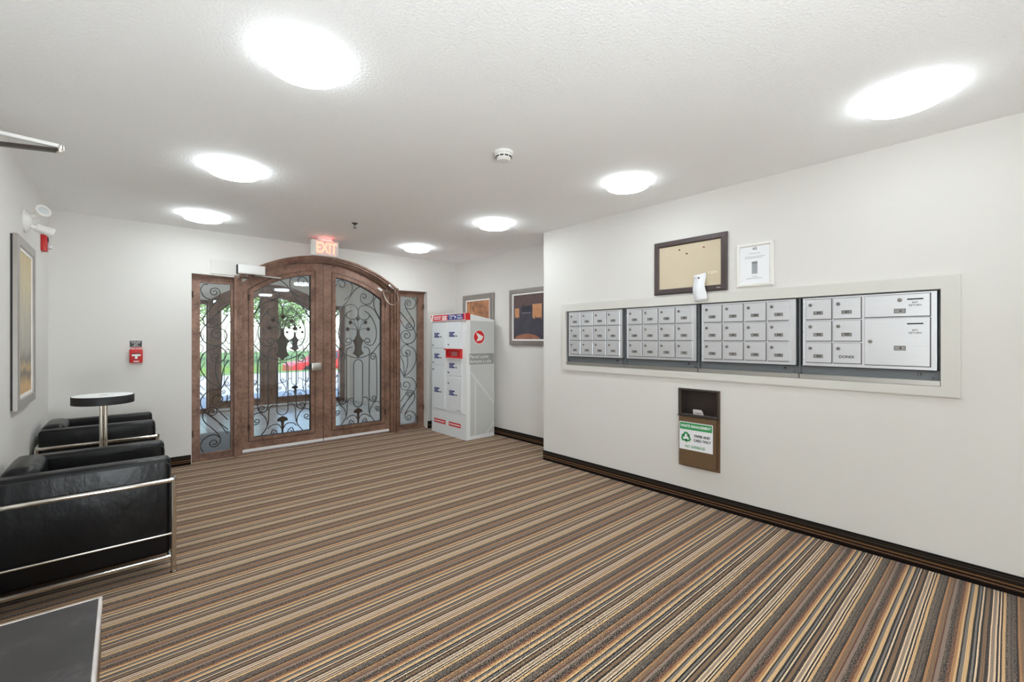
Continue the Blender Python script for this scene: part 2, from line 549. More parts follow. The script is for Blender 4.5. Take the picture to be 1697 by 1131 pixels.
class MB:
    def __init__(self, frame=WORLD):
        self.f, self.v, self.p, self.s = frame, [], [], []

    def add(self, vs, fs, smooth=False):
        k = len(self.v)
        self.v += [self.f(*q) for q in vs]
        self.p += [tuple(i + k for i in f) for f in fs]
        self.s += [smooth] * len(fs)
        return self

    def box(self, a0, a1, b0, b1, c0, c1):
        vs = [(a, b, c) for c in (c0, c1) for b in (b0, b1) for a in (a0, a1)]
        return self.add(vs, [(0, 2, 3, 1), (4, 5, 7, 6), (0, 1, 5, 4), (2, 6, 7, 3), (0, 4, 6, 2), (1, 3, 7, 5)])

    def rbox(self, a0, a1, b0, b1, c0, c1, r, seg=2, smooth=True):
        bm = bmesh.new()
        bmesh.ops.create_cube(bm, size=1.0)
        for v in bm.verts:
            v.co = Vector(((a0 + a1) / 2 + v.co.x * (a1 - a0), (b0 + b1) / 2 + v.co.y * (b1 - b0), (c0 + c1) / 2 + v.co.z * (c1 - c0)))
        bmesh.ops.bevel(bm, geom=list(bm.edges), offset=r, segments=seg, profile=0.5, affect='EDGES')
        bm.verts.index_update()
        self.add([tuple(v.co) for v in bm.verts], [tuple(v.index for v in f.verts) for f in bm.faces], smooth)
        bm.free()
        return self

    def prism(self, poly, c0, c1, smooth=False):
        n = len(poly)
        vs = [(a, b, c0) for a, b in poly] + [(a, b, c1) for a, b in poly]
        self.add(vs, [tuple(range(n))[::-1], tuple(range(n, 2 * n))])
        self.p += [tuple(len(self.v) - 2 * n + i for i in (k, (k + 1) % n, n + (k + 1) % n, n + k)) for k in range(n)]
        self.s += [smooth] * n
        return self

    def band(self, outer, inner, c0, c1, closed=True):
        """a flat ring (or strip) between two outlines with equal point counts"""
        n = len(outer)
        vs = [(a, b, c) for c in (c0, c1) for pl in (outer, inner) for a, b in pl]
        fs = []
        for k in range(n if closed else n - 1):
            j = (k + 1) % n
            fs += [(k, n + k, n + j, j), (2 * n + k, 2 * n + j, 3 * n + j, 3 * n + k), (k, j, 2 * n + j, 2 * n + k), (n + k, 3 * n + k, 3 * n + j, n + j)]
        if not closed:
            fs += [(0, 2 * n, 3 * n, n), (n - 1, 2 * n - 1, 4 * n - 1, 3 * n - 1)]
        return self.add(vs, fs)

    def rect_ring(self, a0, a1, b0, b1, w, c0, c1, bev=0.0):
        o = [(a0, b0), (a1, b0), (a1, b1), (a0, b1)]
        i = [(a0 + w, b0 + w), (a1 - w, b0 + w), (a1 - w, b1 - w), (a0 + w, b1 - w)]
        if bev <= 0:
            return self.band(o, i, c0, c1)
        prof = [(0, c0), (0, c1 - bev), (bev, c1), (w - bev, c1), (w, c1 - bev), (w, c0)]
        vs, fs, m = [], [], len(prof)
        for (x, y), (dx, dy) in zip(o, ((1, 1), (-1, 1), (-1, -1), (1, -1))):
            vs += [(x + dx * d, y + dy * d, c) for d, c in prof]
        for k in range(4):
            for t in range(m):
                fs.append((k * m + t, ((k + 1) % 4) * m + t, ((k + 1) % 4) * m + (t + 1) % m, k * m + (t + 1) % m))
        return self.add(vs, fs)

    def tube(self, pts, r, sides=6, closed=False, radii=None):
        P = [Vector(p) for p in pts]
        n = len(P)
        vs, fs = [], []
        ref = None
        for i, p in enumerate(P):
            a = P[(i - 1) % n] if (closed or i > 0) else p
            b = P[(i + 1) % n] if (closed or i < n - 1) else p
            t = (b - a)
            t = t.normalized() if t.length > 1e-9 else Vector((0, 0, 1))
            if ref is None:
                ref = Vector((0, 0, 1)) if abs(t.z) < 0.9 else Vector((1, 0, 0))
                ref = (ref - t * ref.dot(t)).normalized()
            else:
                ref = ref - t * ref.dot(t)
                ref = ref.normalized() if ref.length > 1e-6 else t.orthogonal().normalized()
            q = t.cross(ref)
            rr = radii[i] if radii else r
            for k in range(sides):
                an = 2 * PI * k / sides
                vs.append(tuple(p + ref * (rr * math.cos(an)) + q * (rr * math.sin(an))))
        for i in range(n if closed else n - 1):
            j = (i + 1) % n
            for k in range(sides):
                l = (k + 1) % sides
                fs.append((i * sides + k, i * sides + l, j * sides + l, j * sides + k))
        self.add(vs, fs, True)
        if not closed:
            self.p += [tuple(len(self.v) - n * sides + k for k in range(sides))[::-1], tuple(len(self.v) - sides + k for k in range(sides))]
            self.s += [False, False]
        return self

    def lathe(self, prof, cen, n=32, axis='c'):
        """prof = [(radius, height)], turned about the frame's c (or b) axis through cen"""
        vs, fs = [], []
        m = len(prof)
        for k in range(n):
            a = 2 * PI * k / n
            for r, h in prof:
                x, y = r * math.cos(a), r * math.sin(a)
                vs.append((cen[0] + x, cen[1] + y, cen[2] + h) if axis == 'c' else (cen[0] + x, cen[1] + h, cen[2] - y))
        for k in range(n):
            j = (k + 1) % n
            for t in range(m - 1):
                fs.append((k * m + t, j * m + t, j * m + t + 1, k * m + t + 1))
        self.add(vs, fs, True)
        base = len(self.v) - n * m
        if prof[0][0] > 1e-6:
            self.p.append(tuple(base + k * m for k in range(n))[::-1])
            self.s.append(False)
        if prof[-1][0] > 1e-6:
            self.p.append(tuple(base + k * m + m - 1 for k in range(n)))
            self.s.append(False)
        return self

    def disc(self, a, b, r, c0, c1, n=16):
        return self.prism([(a + r * math.cos(2 * PI * k / n), b + r * math.sin(2 * PI * k / n)) for k in range(n)], c0, c1)

    def build(self, name, mat, parent=None, loc=None, angle=35):
        org = ORG[parent.name] if parent is not None else Vector(loc or (0, 0, 0))
        me = bpy.data.meshes.new(name)
        me.from_pydata([tuple(v - org) for v in self.v], [], self.p)
        me.polygons.foreach_set('use_smooth', self.s)
        bm = bmesh.new()
        bm.from_mesh(me)
        bmesh.ops.recalc_face_normals(bm, faces=list(bm.faces))
        bm.to_mesh(me)
        bm.free()
        if any(self.s):
            me.set_sharp_from_angle(angle=math.radians(angle))
        me.materials.append(M[mat] if isinstance(mat, str) else mat)
        o = bpy.data.objects.new(name, me)
        COL.objects.link(o)
        if parent is not None:
            o.parent = parent
        else:
            o.location = org
        ORG[o.name] = org
        return o


def tag(o, label, cat, group=None, kind=None):
    if label:
        o['label'] = label
    if cat:
        o['category'] = cat
    if group:
        o['group'] = group
    if kind:
        o['kind'] = kind
    return o


def thing(name, loc, label, cat, group=None, kind=None):
    o = bpy.data.objects.new(name, None)
    o.empty_display_size = 0.1
    COL.objects.link(o)
    o.location = loc
    ORG[o.name] = Vector(loc)
    return tag(o, label, cat, group, kind)


def struct(name, mb, mat, label, cat, loc=(0, 0, 0), angle=35):
    o = mb.build(name, mat, None, loc, angle)
    return tag(o, label, cat, kind='structure')


def copy_tree(o, parent=None):
    c = o.copy()
    COL.objects.link(c)
    if parent is not None:
        c.parent = parent
    for ch in [x for x in KIDS.get(o.name, [])]:
        copy_tree(ch, c)
    return c


KIDS = {}


def index_kids(root):
    todo = [root]
    by = {}
    for o in COL.objects:
        if o.parent:
            by.setdefault(o.parent.name, []).append(o)
    while todo:
        x = todo.pop()
        KIDS[x.name] = by.get(x.name, [])
        todo += KIDS[x.name]


TXT = {}


def text_geo(s, size, bold=0.0):
    key = (s, size, bold)
    if key not in TXT:
        cu = bpy.data.curves.new('lettering', 'FONT')
        cu.body = s
        cu.size = size
        cu.align_x = 'CENTER'
        cu.align_y = 'CENTER'
        cu.resolution_u = 2
        cu.offset = bold
        ob = bpy.data.objects.new('lettering', cu)
        COL.objects.link(ob)
        dg = bpy.context.evaluated_depsgraph_get()
        me = bpy.data.meshes.new_from_object(ob.evaluated_get(dg))
        TXT[key] = ([tuple(v.co) for v in me.vertices], [tuple(p.vertices) for p in me.polygons])
        bpy.data.objects.remove(ob)
        bpy.data.curves.remove(cu)
        bpy.data.meshes.remove(me)
    return TXT[key]


def put_text(mb, s, a, b, c, size, bold=0.0, squash=1.0):
    vs, fs = text_geo(s, size, bold)
    mb.add([(a + x * squash, b + y, c) for x, y, z in vs], fs)
    return mb


def catmull(pts, sub=5):
    P = [Vector(p) for p in pts]
    if len(P) < 3:
        return P
    out = []
    for i in range(len(P) - 1):
        p0 = P[i - 1] if i > 0 else P[0] * 2 - P[1]
        p1, p2 = P[i], P[i + 1]
        p3 = P[i + 2] if i + 2 < len(P) else P[-1] * 2 - P[-2]
        for k in range(sub):
            t = k / sub
            out.append(0.5 * ((2 * p1) + (p2 - p0) * t + (2 * p0 - 5 * p1 + 4 * p2 - p3) * t * t + (3 * p1 - p0 - 3 * p2 + p3) * t ** 3))
    out.append(P[-1])
    return out


def arc(cx, cz, R, x0, x1, n):
    return [(x0 + (x1 - x0) * k / n, cz + math.sqrt(max(0, R * R - (x0 + (x1 - x0) * k / n - cx) ** 2))) for k in range(n + 1)]


# ================================================================ the room shell
def grid_wall(frame, aa, bb, holes, thick):
    """wall in a-b plane from sorted breaks, leaving out hole cells; front face at c = 0"""
    mb = MB(frame)
    na, nb = len(aa) - 1, len(bb) - 1
    solid = {}
    for i in range(na):
        for j in range(nb):
            ca, cb = (aa[i] + aa[i + 1]) / 2, (bb[j] + bb[j + 1]) / 2
            solid[i, j] = not any(h[0] < ca < h[1] and h[2] < cb < h[3] for h in holes)
    for (i, j), ok in solid.items():
        if not ok:
            continue
        a0, a1, b0, b1 = aa[i], aa[i + 1], bb[j], bb[j + 1]
        q = [(a0, b0), (a1, b0), (a1, b1), (a0, b1)]
        mb.add([(a, b, 0) for a, b in q], [(0, 1, 2, 3)])
        mb.add([(a, b, -thick) for a, b in q], [(3, 2, 1, 0)])
        for di, dj, e in ((-1, 0, (3, 0)), (1, 0, (1, 2)), (0, -1, (0, 1)), (0, 1, (2, 3))):
            if not solid.get((i + di, j + dj), False):
                p, r = q[e[0]], q[e[1]]
                mb.add([(p[0], p[1], 0), (r[0], r[1], 0), (r[0], r[1], -thick), (p[0], p[1], -thick)], [(0, 1, 2, 3)])
    return mb


# carpet floor
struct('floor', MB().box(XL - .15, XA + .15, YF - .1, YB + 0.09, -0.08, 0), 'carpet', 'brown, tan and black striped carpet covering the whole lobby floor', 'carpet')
struct('ceiling', MB().box(XL - .15, XA + .15, YF - .1, YB + .2, CE, CE + .15), 'ceiling', 'white stippled lobby ceiling', 'ceiling')

# left wall with the interior door outside the frame
LW = on_left(XL)
struct('wall_left', grid_wall(LW, [YF, 1.95, 2.85, YB], [0, 2.05, CE], [(1.95, 2.85, -1, 2.05)], .15), 'wall_paint', 'pale cream wall on the left behind the black armchairs', 'wall')
dr = MB(LW).box(1.955, 2.845, .01, 2.045, -.09, -.05)
d3 = struct('door_3', dr, 'white_metal', 'plain white interior door in the left wall', 'door')
MB(LW).rect_ring(1.88, 2.92, -.02, 2.12, .07, 0, .018).build('door_casing', 'white_metal', d3)
# wall behind the camera
struct('wall_front', MB().box(XL - .15, XA + .15, YF - .15, YF, 0, CE), 'wall_paint', 'plain cream wall at the back of the lobby', 'wall')
# mailbox wall: openings for the mailboxes and for the paper chute
RW = on_right(XM)
MA0, MA1, MZ0, MZ1 = -3.043, -0.262, 1.05, 1.598
CA0, CA1, CZ0, CZ1 = -1.795, -1.50, .70, .895
struct('wall_right', grid_wall(RW, [-YC, MA0, CA0, CA1, MA1, -YF], [0, CZ0, CZ1, MZ0, MZ1, CE], [(MA0, MA1, MZ0, MZ1), (CA0, CA1, CZ0, CZ1)], .12),
       'wall_paint', 'long cream wall that holds the silver mailboxes', 'wall')
struct('wall_return', MB().box(XM + .119, XA + .15, YC - .12, YC, 0, CE), 'wall_paint', 'short return of the mailbox wall beside the alcove', 'wall')
struct('wall_alcove', MB().box(XA, XA + .15, YC, YB + .2, 0, CE), 'wall_paint', 'set-back cream wall behind the parcel locker', 'wall')
# door wall with arched opening
OX0, OX1, OZ = 0.536, 3.353, 2.006
ACX, ACZ, AR = 1.91, 0.80, 1.545          # outline of the arch
half = math.sqrt(AR * AR - (OZ - ACZ) ** 2)
poly = [(XL, CE), (XL, 0), (OX0, 0), (OX0, OZ)] + arc(ACX, ACZ, AR - .02, ACX - half + .02, ACX + half - .02, 28) + [(OX1, OZ), (OX1, 0), (XA, 0), (XA, CE)]
BW = on_back(YB)
struct('wall_back', MB(BW).prism(poly, -.2, 0), 'wall_paint', 'cream end wall around the arched entrance doors', 'wall')

# carpet-strip baseboards
def baseboard(name, frame, a0, a1, label):
    m = MB(frame)
    m.box(a0, a1, .0005, .101, 0.0002, .011)
    struct(name, m, 'carpet_base', label, 'baseboard')


baseboard('baseboard_right', RW, -YC, -YF, 'dark striped carpet baseboard along the mailbox wall')
baseboard('baseboard_alcove', on_right(XA), -YB + .012, -YC, 'dark carpet baseboard behind the parcel locker')
baseboard('baseboard_back', BW, XL + .012, OX0 - .006, 'dark striped carpet baseboard left of the entrance doors')
baseboard('baseboard_corner', BW, OX1 + .006, XA - .012, 'short dark baseboard right of the entrance doors')
baseboard('baseboard_left', LW, 2.93, YB, 'dark carpet baseboard behind the armchairs')
baseboard('baseboard_near', LW, YF, 1.87, 'dark carpet baseboard near the camera on the left')

# ================================================================ vestibule and outside
struct('floor_vestibule', MB().box(VX0 - .1, VX1 + .1, YB + .09, VY + .25, -.08, -.002), 'tile', 'pale tiled floor of the entrance vestibule', 'floor')
struct('ceiling_vestibule', MB().box(VX0 - .1, VX1 + .1, YB + .2, VY + .3, CE, CE + .15), 'ceiling', 'white ceiling of the entrance vestibule', 'ceiling')
struct('wall_vestibule_left', MB().box(VX0 - .15, VX0, YB + .2, VY, 0, CE), 'vestibule_paint', 'grey left wall inside the entrance vestibule', 'wall')
struct('wall_vestibule_right', MB().box(VX1, VX1 + .15, YB + .2, VY, 0, CE), 'vestibule_paint', 'grey right wall inside the entrance vestibule', 'wall')
DXO = 0.20      # the outer doors stand this far to the right of the inner ones
DYO = VY - YB
poly2 = [(VX0 - .15, CE), (VX0 - .15, 0), (OX0 + DXO, 0), (OX0 + DXO, OZ)] + [(x + DXO, z) for x, z in arc(ACX, ACZ, AR - .02, ACX - half + .02, ACX + half - .02, 28)] + \
    [(OX1 + DXO, OZ), (OX1 + DXO, 0), (VX1 + .15, 0), (VX1 + .15, CE)]
struct('wall_outer', MB(on_back(VY)).prism(poly2, -.2, 0), 'vestibule_paint', 'outer wall of the vestibule around the street doors', 'wall')
mt = tag(MB().rbox(.32, 1.12, 6.02, 7.35, -.002, .012, .004, 1, False).build('entry_mat', 'mat', None, (.72, 6.7, -.002)),
         'grey ribbed entry mat on the vestibule floor behind the left sidelight', 'mat')
# outside
struct('ground', MB().box(-30, 45, VY + .25, 60, -1.1, -.9), 'concrete', 'pale paving outside the street doors', 'ground')
struct('path', MB().box(-30, 45, VY + .2, 19.0, -.9, -.03), 'concrete', 'pale front walk outside the street doors', 'path')
struct('lawn', MB().box(-30, 45, 19.0, 20.2, -.9, -.04), 'lawn', 'strip of green lawn between the walk and the street', 'lawn')
struct('road', MB().box(-30, 45, 20.2, 29, -.9, -.62), 'asphalt', 'grey street below the lawn', 'road')
struct('verge', MB().box(-30, 45, 29, 60, -.9, -.3), 'lawn', 'green verge on the far side of the street', 'lawn')


def tree(x, y, h, r, label, seed):
    rnd = random.Random(seed)
    t = thing('leafy_tree', (x, y, -.3), label, 'tree')
    mb = MB()
    mb.tube([(x, y, -.3), (x + .05, y, h * .35), (x - .05, y + .05, h * .7)], .16, 8, radii=[.2, .15, .08])
    for k in range(6):
        a = k * 1.05
        mb.tube([(x, y, h * .4), (x + math.cos(a) * r * .5, y + math.sin(a) * r * .5, h * .62)], .05, 5, radii=[.07, .03])
    mb.build('trunk', 'bark', t)
    lf = MB()
    for k in range(2600):
        while True:
            p = Vector((rnd.uniform(-1, 1), rnd.uniform(-1, 1), rnd.uniform(-1, 1)))
            if .35 < p.length < 1:
                break
        bump_ = .8 + .2 * math.sin(p.x * 6 + seed) * math.cos(p.y * 5 + p.z * 4)
        c = Vector((x + p.x * r * bump_, y + p.y * r * bump_, h * .66 + p.z * h * .36 * bump_))
        d1 = Vector((rnd.uniform(-1, 1), rnd.uniform(-1, 1), rnd.uniform(-1, 1))).normalized()
        d2 = d1.orthogonal().normalized()
        s = rnd.uniform(.10, .2)
        lf.add([tuple(c - d1 * s), tuple(c + d2 * s * .5), tuple(c + d1 * s), tuple(c - d2 * s * .5)], [(0, 1, 2, 3)])
    o = lf.build('foliage', 'leaf', t)
    o['kind'] = 'stuff'


tree(5.2, 31.5, 7.5, 2.9, 'tallest green tree across the street, behind the red car', 2)
tree(11.8, 32.0, 8.0, 3.2, 'green tree across the street to the right', 3)
tree(-1.2, 31.5, 7.0, 3.0, 'green tree across the street seen through the left sidelight', 4)
tree(9.4, 39.0, 5.6, 3.0, 'lower green tree far behind the street, right of the tallest tree', 5)
tree(2.4, 39.0, 5.4, 3.0, 'lower green tree far behind the street, left of the tallest tree', 6)


def car():
    x0, y0 = 6.0, 22.6
    t = thing('car', (x0 + 2.1, y0 + .85, -.62), 'red car parked on the street outside the entrance doors', 'car')
    F = Frame((x0, y0, -.62), (1, 0, 0), (0, 0, 1), (0, 1, 0))
    body = [(0, .28), (.02, .62), (.2, .74), (1.0, .86), (1.55, 1.32), (2.9, 1.36), (3.55, .95), (4.1, .9), (4.2, .6), (4.18, .28)]
    MB(F).prism(body, 0, 1.7).build('car_body', 'car_red', t)
    MB(F).prism([(1.15, .9), (1.6, 1.27), (2.15, 1.3), (2.15, .92)], -.012, 1.712).build('side_window', 'car_glass', t)
    MB(F).prism([(2.25, .92), (2.25, 1.3), (2.85, 1.3), (3.35, .95)], -.012, 1.712).build('side_window', 'car_glass', t)
    for a in (.8, 3.35):
        for c in (-.03, 1.5):
            MB(F).disc(a, .32, .32, c, c + .23, 20).build('wheel', 'tyre', t)


car()

# ================================================================ entrance doors
LEAF = [([(0.135,2.11),(0.09,2.049),(0.081,1.984),(0.105,1.901),(0.184,1.827)],None,0),([(0.31,1.983),(0.266,2.072)],(0.221,2.028),0),([(-0.208,1.947),(-0.214,1.878),(-0.174,1.805),(-0.101,1.784),(-0.037,1.827),(-0.037,1.897)],(-0.083,1.89),0),([(-0.304,1.896),(-0.252,1.894),(-0.219,1.828),(-0.236,1.727),(-0.302,1.606)],None,0),([(-0.054,2.043),(0.051,1.962),(0.148,1.812),(0.234,1.711),(0.309,1.595)],None,0),([(-0.304,1.587),(-0.225,1.715),(-0.112,1.771),(-0.031,1.75),(0.002,1.675),(-0.02,1.603),(-0.083,1.573),(-0.144,1.599),(-0.163,1.649)],None,1),([(-0.089,1.694),(-0.157,1.649),(-0.225,1.54),(-0.258,1.427),(-0.252,1.327),(-0.214,1.246),(-0.163,1.226),(-0.106,1.251),(-0.089,1.295)],(-0.133,1.283),1),([(-0.308,1.259),(-0.258,1.19),(-0.169,1.107),(0,1.057),(0.169,1.107),(0.258,1.19),(0.308,1.259)],None,0),([(-0.157,1.1),(-0.157,1.157),(-0.129,1.194),(-0.078,1.206)],None,1),([(-0.157,1.098),(-0.155,0.924),(-0.155,0.842),(-0.155,0.52),(-0.178,0.467),(-0.214,0.45),(-0.249,0.469),(-0.264,0.531),(-0.264,0.849),(-0.26,0.979),(-0.258,1.053),(-0.238,1.105),(-0.202,1.117),(-0.178,1.082)],(-0.214,1.064),1),([(-0.158,0.5),(-0.182,0.462),(-0.214,0.455),(-0.245,0.474),(-0.251,0.504)],(-0.218,0.496),1),([(-0.146,0.483),(-0.149,0.398),(-0.153,0.318),(-0.178,0.25),(-0.227,0.185)],None,1),([(-0.306,0.431),(-0.258,0.45),(-0.209,0.42),(-0.169,0.35),(-0.162,0.289)],None,1),([(-0.305,0.312),(-0.262,0.322),(-0.247,0.355)],(-0.276,0.35),1),([(-0.067,0.519),(-0.114,0.521),(-0.146,0.478)],None,1),([(-0.005,0.227),(-0.036,0.277),(-0.078,0.293),(-0.128,0.279),(-0.16,0.248)],None,1),([(-0.128,0.183),(-0.105,0.23),(-0.069,0.213)],(-0.087,0.189),1)]
STEM = [[(-0.008,1.417),(-0.031,1.481),(-0.066,1.519),(-0.101,1.541)],[(-0.01,1.417),(-0.054,1.449),(-0.101,1.454),(-0.141,1.447)],[(-0.002,1.43),(0.002,1.507),(0.004,1.572)],[(-0.002,1.417),(0.028,1.482),(0.069,1.516),(0.105,1.533)],[(0.0,1.417),(0.045,1.444),(0.099,1.447),(0.142,1.443)],[(-0.014,1.417),(-0.041,1.5),(-0.06,1.57)],[(0.006,1.417),(0.037,1.502),(0.063,1.587)]]
FLOWER = [(-0.101, 1.541), (-0.141, 1.447), (0.004, 1.582), (0.105, 1.533), (0.142, 1.443)]
SIDE = [([(0.064,1.915),(0.106,1.905),(0.131,1.847),(0.098,1.774),(0.039,1.749),(-0.015,1.763)],None,0),([(0.11,1.538),(0.076,1.603),(0.003,1.71),(-0.035,1.773),(-0.047,1.832),(-0.015,1.877),(0.033,1.866),(0.045,1.832)],(0.007,1.832),0),([(0.11,1.538),(0.094,1.466),(0.039,1.441),(-0.011,1.465),(-0.023,1.508),(0.003,1.538),(0.045,1.531)],(0.021,1.503),0),([(-0.125,1.705),(-0.045,1.621),(0.051,1.515),(0.119,1.417),(0.131,1.362),(0.1,1.285),(0.015,1.242),(-0.068,1.264),(-0.11,1.339),(-0.092,1.404),(-0.033,1.435),(0.025,1.405),(0.033,1.356)],(-0.021,1.367),0),([(-0.125,1.597),(-0.068,1.502),(-0.015,1.454)],None,0),([(0.015,1.238),(-0.051,1.223),(-0.102,1.162),(-0.086,1.091),(-0.033,1.055),(0.027,1.078),(0.037,1.121)],(-0.006,1.113),0),([(-0.022,1.227),(0.095,1.167),(0.134,1.072),(0.121,0.954),(0.043,0.84),(-0.06,0.764)],None,0),([(-0.022,1.122),(-0.004,0.959),(-0.053,0.764)],None,0),([(-0.123,1.078),(-0.073,0.961),(-0.055,0.764)],None,0),([(-0.123,0.894),(-0.086,0.819),(-0.06,0.764)],None,0),([(-0.06,0.757),(0.056,0.741),(0.129,0.659),(0.121,0.565),(0.056,0.488),(-0.022,0.401),(-0.116,0.249)],None,0),([(-0.116,0.687),(-0.098,0.598),(-0.022,0.569),(0.03,0.612)],(-0.032,0.639),0),([(-0.118,0.407),(-0.057,0.484),(-0.011,0.545),(0.036,0.562),(0.098,0.527),(0.114,0.46),(0.088,0.396),(0.025,0.328),(-0.037,0.241),(-0.047,0.177),(-0.016,0.132),(0.025,0.127),(0.051,0.156)],(0.01,0.166),0),([(-0.011,0.541),(-0.014,0.499),(0.02,0.473),(0.054,0.486)],(0.027,0.51),0),([(-0.037,0.222),(-0.006,0.252),(0.046,0.255),(0.109,0.215),(0.135,0.146),(0.109,0.083)],None,0),([(-0.12,0.296),(-0.016,0.406),(0.098,0.518)],None,0)]
DC = 1.905           # seam between the two leaves
FD = YB + .095       # front of the leaves and sidelights
GY = FD + .026       # glass


def scroll_path(ctrl, cen):
    pts = catmull([(x, z, 0) for x, z in ctrl], 5)
    if cen:
        c = Vector((cen[0], cen[1], 0))
        p, q = pts[-1], pts[-2]
        r0 = (p - c).length
        a0 = math.atan2(p.y - c.y, p.x - c.x)
        t = p - q
        sgn = 1 if (p - c).x * t.y - (p - c).y * t.x > 0 else -1
        turns, n = 0.95, 14
        for k in range(1, n + 1):
            f = k / n
            r = r0 * (1 - .72 * f)
            a = a0 + sgn * f * turns * 2 * PI
            pts.append(c + Vector((math.cos(a) * r, math.sin(a) * r, 0)))
    return [(p.x, p.y) for p in pts]


def iron_piece(name, pts, F, s, parent, r=.006):
    return MB(F).tube([(s * x, z, 0) for x, z in pts], r, 6).build(name, 'iron', parent)


def iron_strokes(data, F, s, parent, clip=None):
    for ctrl, cen, mir in data:
        for m in ((1, -1) if mir else (1,)):
            iron_piece('scroll', [(x * m, z) for x, z in scroll_path(ctrl, cen)], F, s, parent)


def leaf(name, side, labels, inner):
    """side -1: left leaf (hinges at the left), +1: right leaf"""
    s = -side                                 # local +x points to the lock stile
    gc = DC + side * .4655
    t = thing(name, (gc, FD, .012), labels, 'door', kind='structure')
    F = Frame((gc, FD, 0), (s, 0, 0), (0, 0, 1), (0, -1, 0))
    gx = .313
    lk, hg = .4625, -.4345                    # lock edge, hinge edge
    Rl, Zl = 1.44, .828                       # arch of the leaf top
    cxl = .4655                               # seam in local x
    top = lambda x, R: Zl + math.sqrt(R * R - (x - cxl) ** 2)
    n = 14
    o = [(hg, .035), (lk, .035)] + [(lk + (hg - lk) * k / n, top(lk + (hg - lk) * k / n, Rl)) for k in range(n + 1)]
    Rg = Rl - .148
    i = [(-gx - .055, .13), (gx + .055, .13)] + [(gx + .055 - (2 * gx + .11) * k / n, top(gx + .055 - (2 * gx + .11) * k / n, Rl - .095)) for k in range(n + 1)]
    MB(F).band(o, i, -.045, 0).build('leaf_frame', 'bronze', t)
    g = [(-gx, .178), (gx, .178)] + [(gx - 2 * gx * k / n, top(gx - 2 * gx * k / n, Rg)) for k in range(n + 1)]
    i2 = [(x * (1 - .006 / .368), z + (.006 if z < .5 else -.006)) for x, z in i]
    MB(F).band(i, i2, -.04, -.014).build('groove_seal', 'gasket', t)
    mid = [(a + (c - a) * .25, b + (d - b) * .25) for (a, b), (c, d) in zip(i2, g)]
    fr = MB(F).band(i2, mid, -.03, .004).band(mid, g, -.035, .012).build('glass_frame', 'bronze', t)
    go = [(x, z) for x, z in g]
    gi = [(x * .985, z + (.005 if z < .5 else -.005)) for x, z in g]
    MB(F).band(go, gi, -.04, -.012).build('gasket', 'gasket', fr)
    MB(F).prism(g, -.030, -.026).build('glass_pane', 'glass', t)
    FI = Frame((gc, GY + .012, 0), (s, 0, 0), (0, 0, 1), (0, -1, 0))
    iron_strokes(LEAF, FI, 1, t)
    st = [(.061 * math.cos(a), .975 + .061 * math.sin(a)) for a in [PI * k / 8 for k in range(9)]] + \
         [(.061 * math.cos(a), .458 + .061 * math.sin(a)) for a in [PI + PI * k / 8 for k in range(9)]]
    MB(FI).tube([(x, z, 0) for x, z in st], .006, 6, closed=True).build('loop', 'iron', t)
    for p in STEM:
        iron_piece('flower_stem', [(q.x, q.y) for q in catmull([(x, z, 0) for x, z in p], 4)], FI, 1, t, .004)
    for x, z in FLOWER:
        MB(FI).lathe([(.0, -.012), (.016, -.010), (.026, 0), (.016, .01), (0, .014)], (x, z, 0), 10).build('flower', 'iron_plaque', t)
    vase = [(-.016, 1.43), (-.022, 1.36), (-.05, 1.315), (-.078, 1.295), (-.052, 1.25), (-.043, 1.2), (-.05, 1.155), (-.076, 1.116), (-.03, 1.09), (0, 1.055)]
    vase = vase + [(-x, z) for x, z in vase[-2::-1]]
    MB(FI).prism(vase, -.005, .007).build('vase_plaque', 'iron_plaque', t)
    fl = [(0, .386), (-.026, .372), (-.046, .362), (-.062, .336), (-.05, .322), (-.028, .322), (-.016, .31), (-.009, .184)]
    fl = fl + [(-x, z) for x, z in fl[:0:-1]]
    MB(FI).prism(fl, -.004, .006).build('fleur_plaque', 'iron_plaque', t)
    for z in (1.79, .30):
        MB(F).tube([(hg + .07, z - .035, .014), (hg + .07, z + .035, .014)], .011, 8).build('hinge', 'iron_plaque', t)
    if inner:
        MB(F).box(lk - .093, lk - .048, 1.232, 1.262, .0, .018).build('latch', 'bronze', t)
    sw = MB(F).box(hg + .01, lk - .003, .02, .052, -.03, .006)
    sw = sw.build('door_sweep', 'white_metal', t)
    sw['label'] = 'white bottom sweep'
    return t


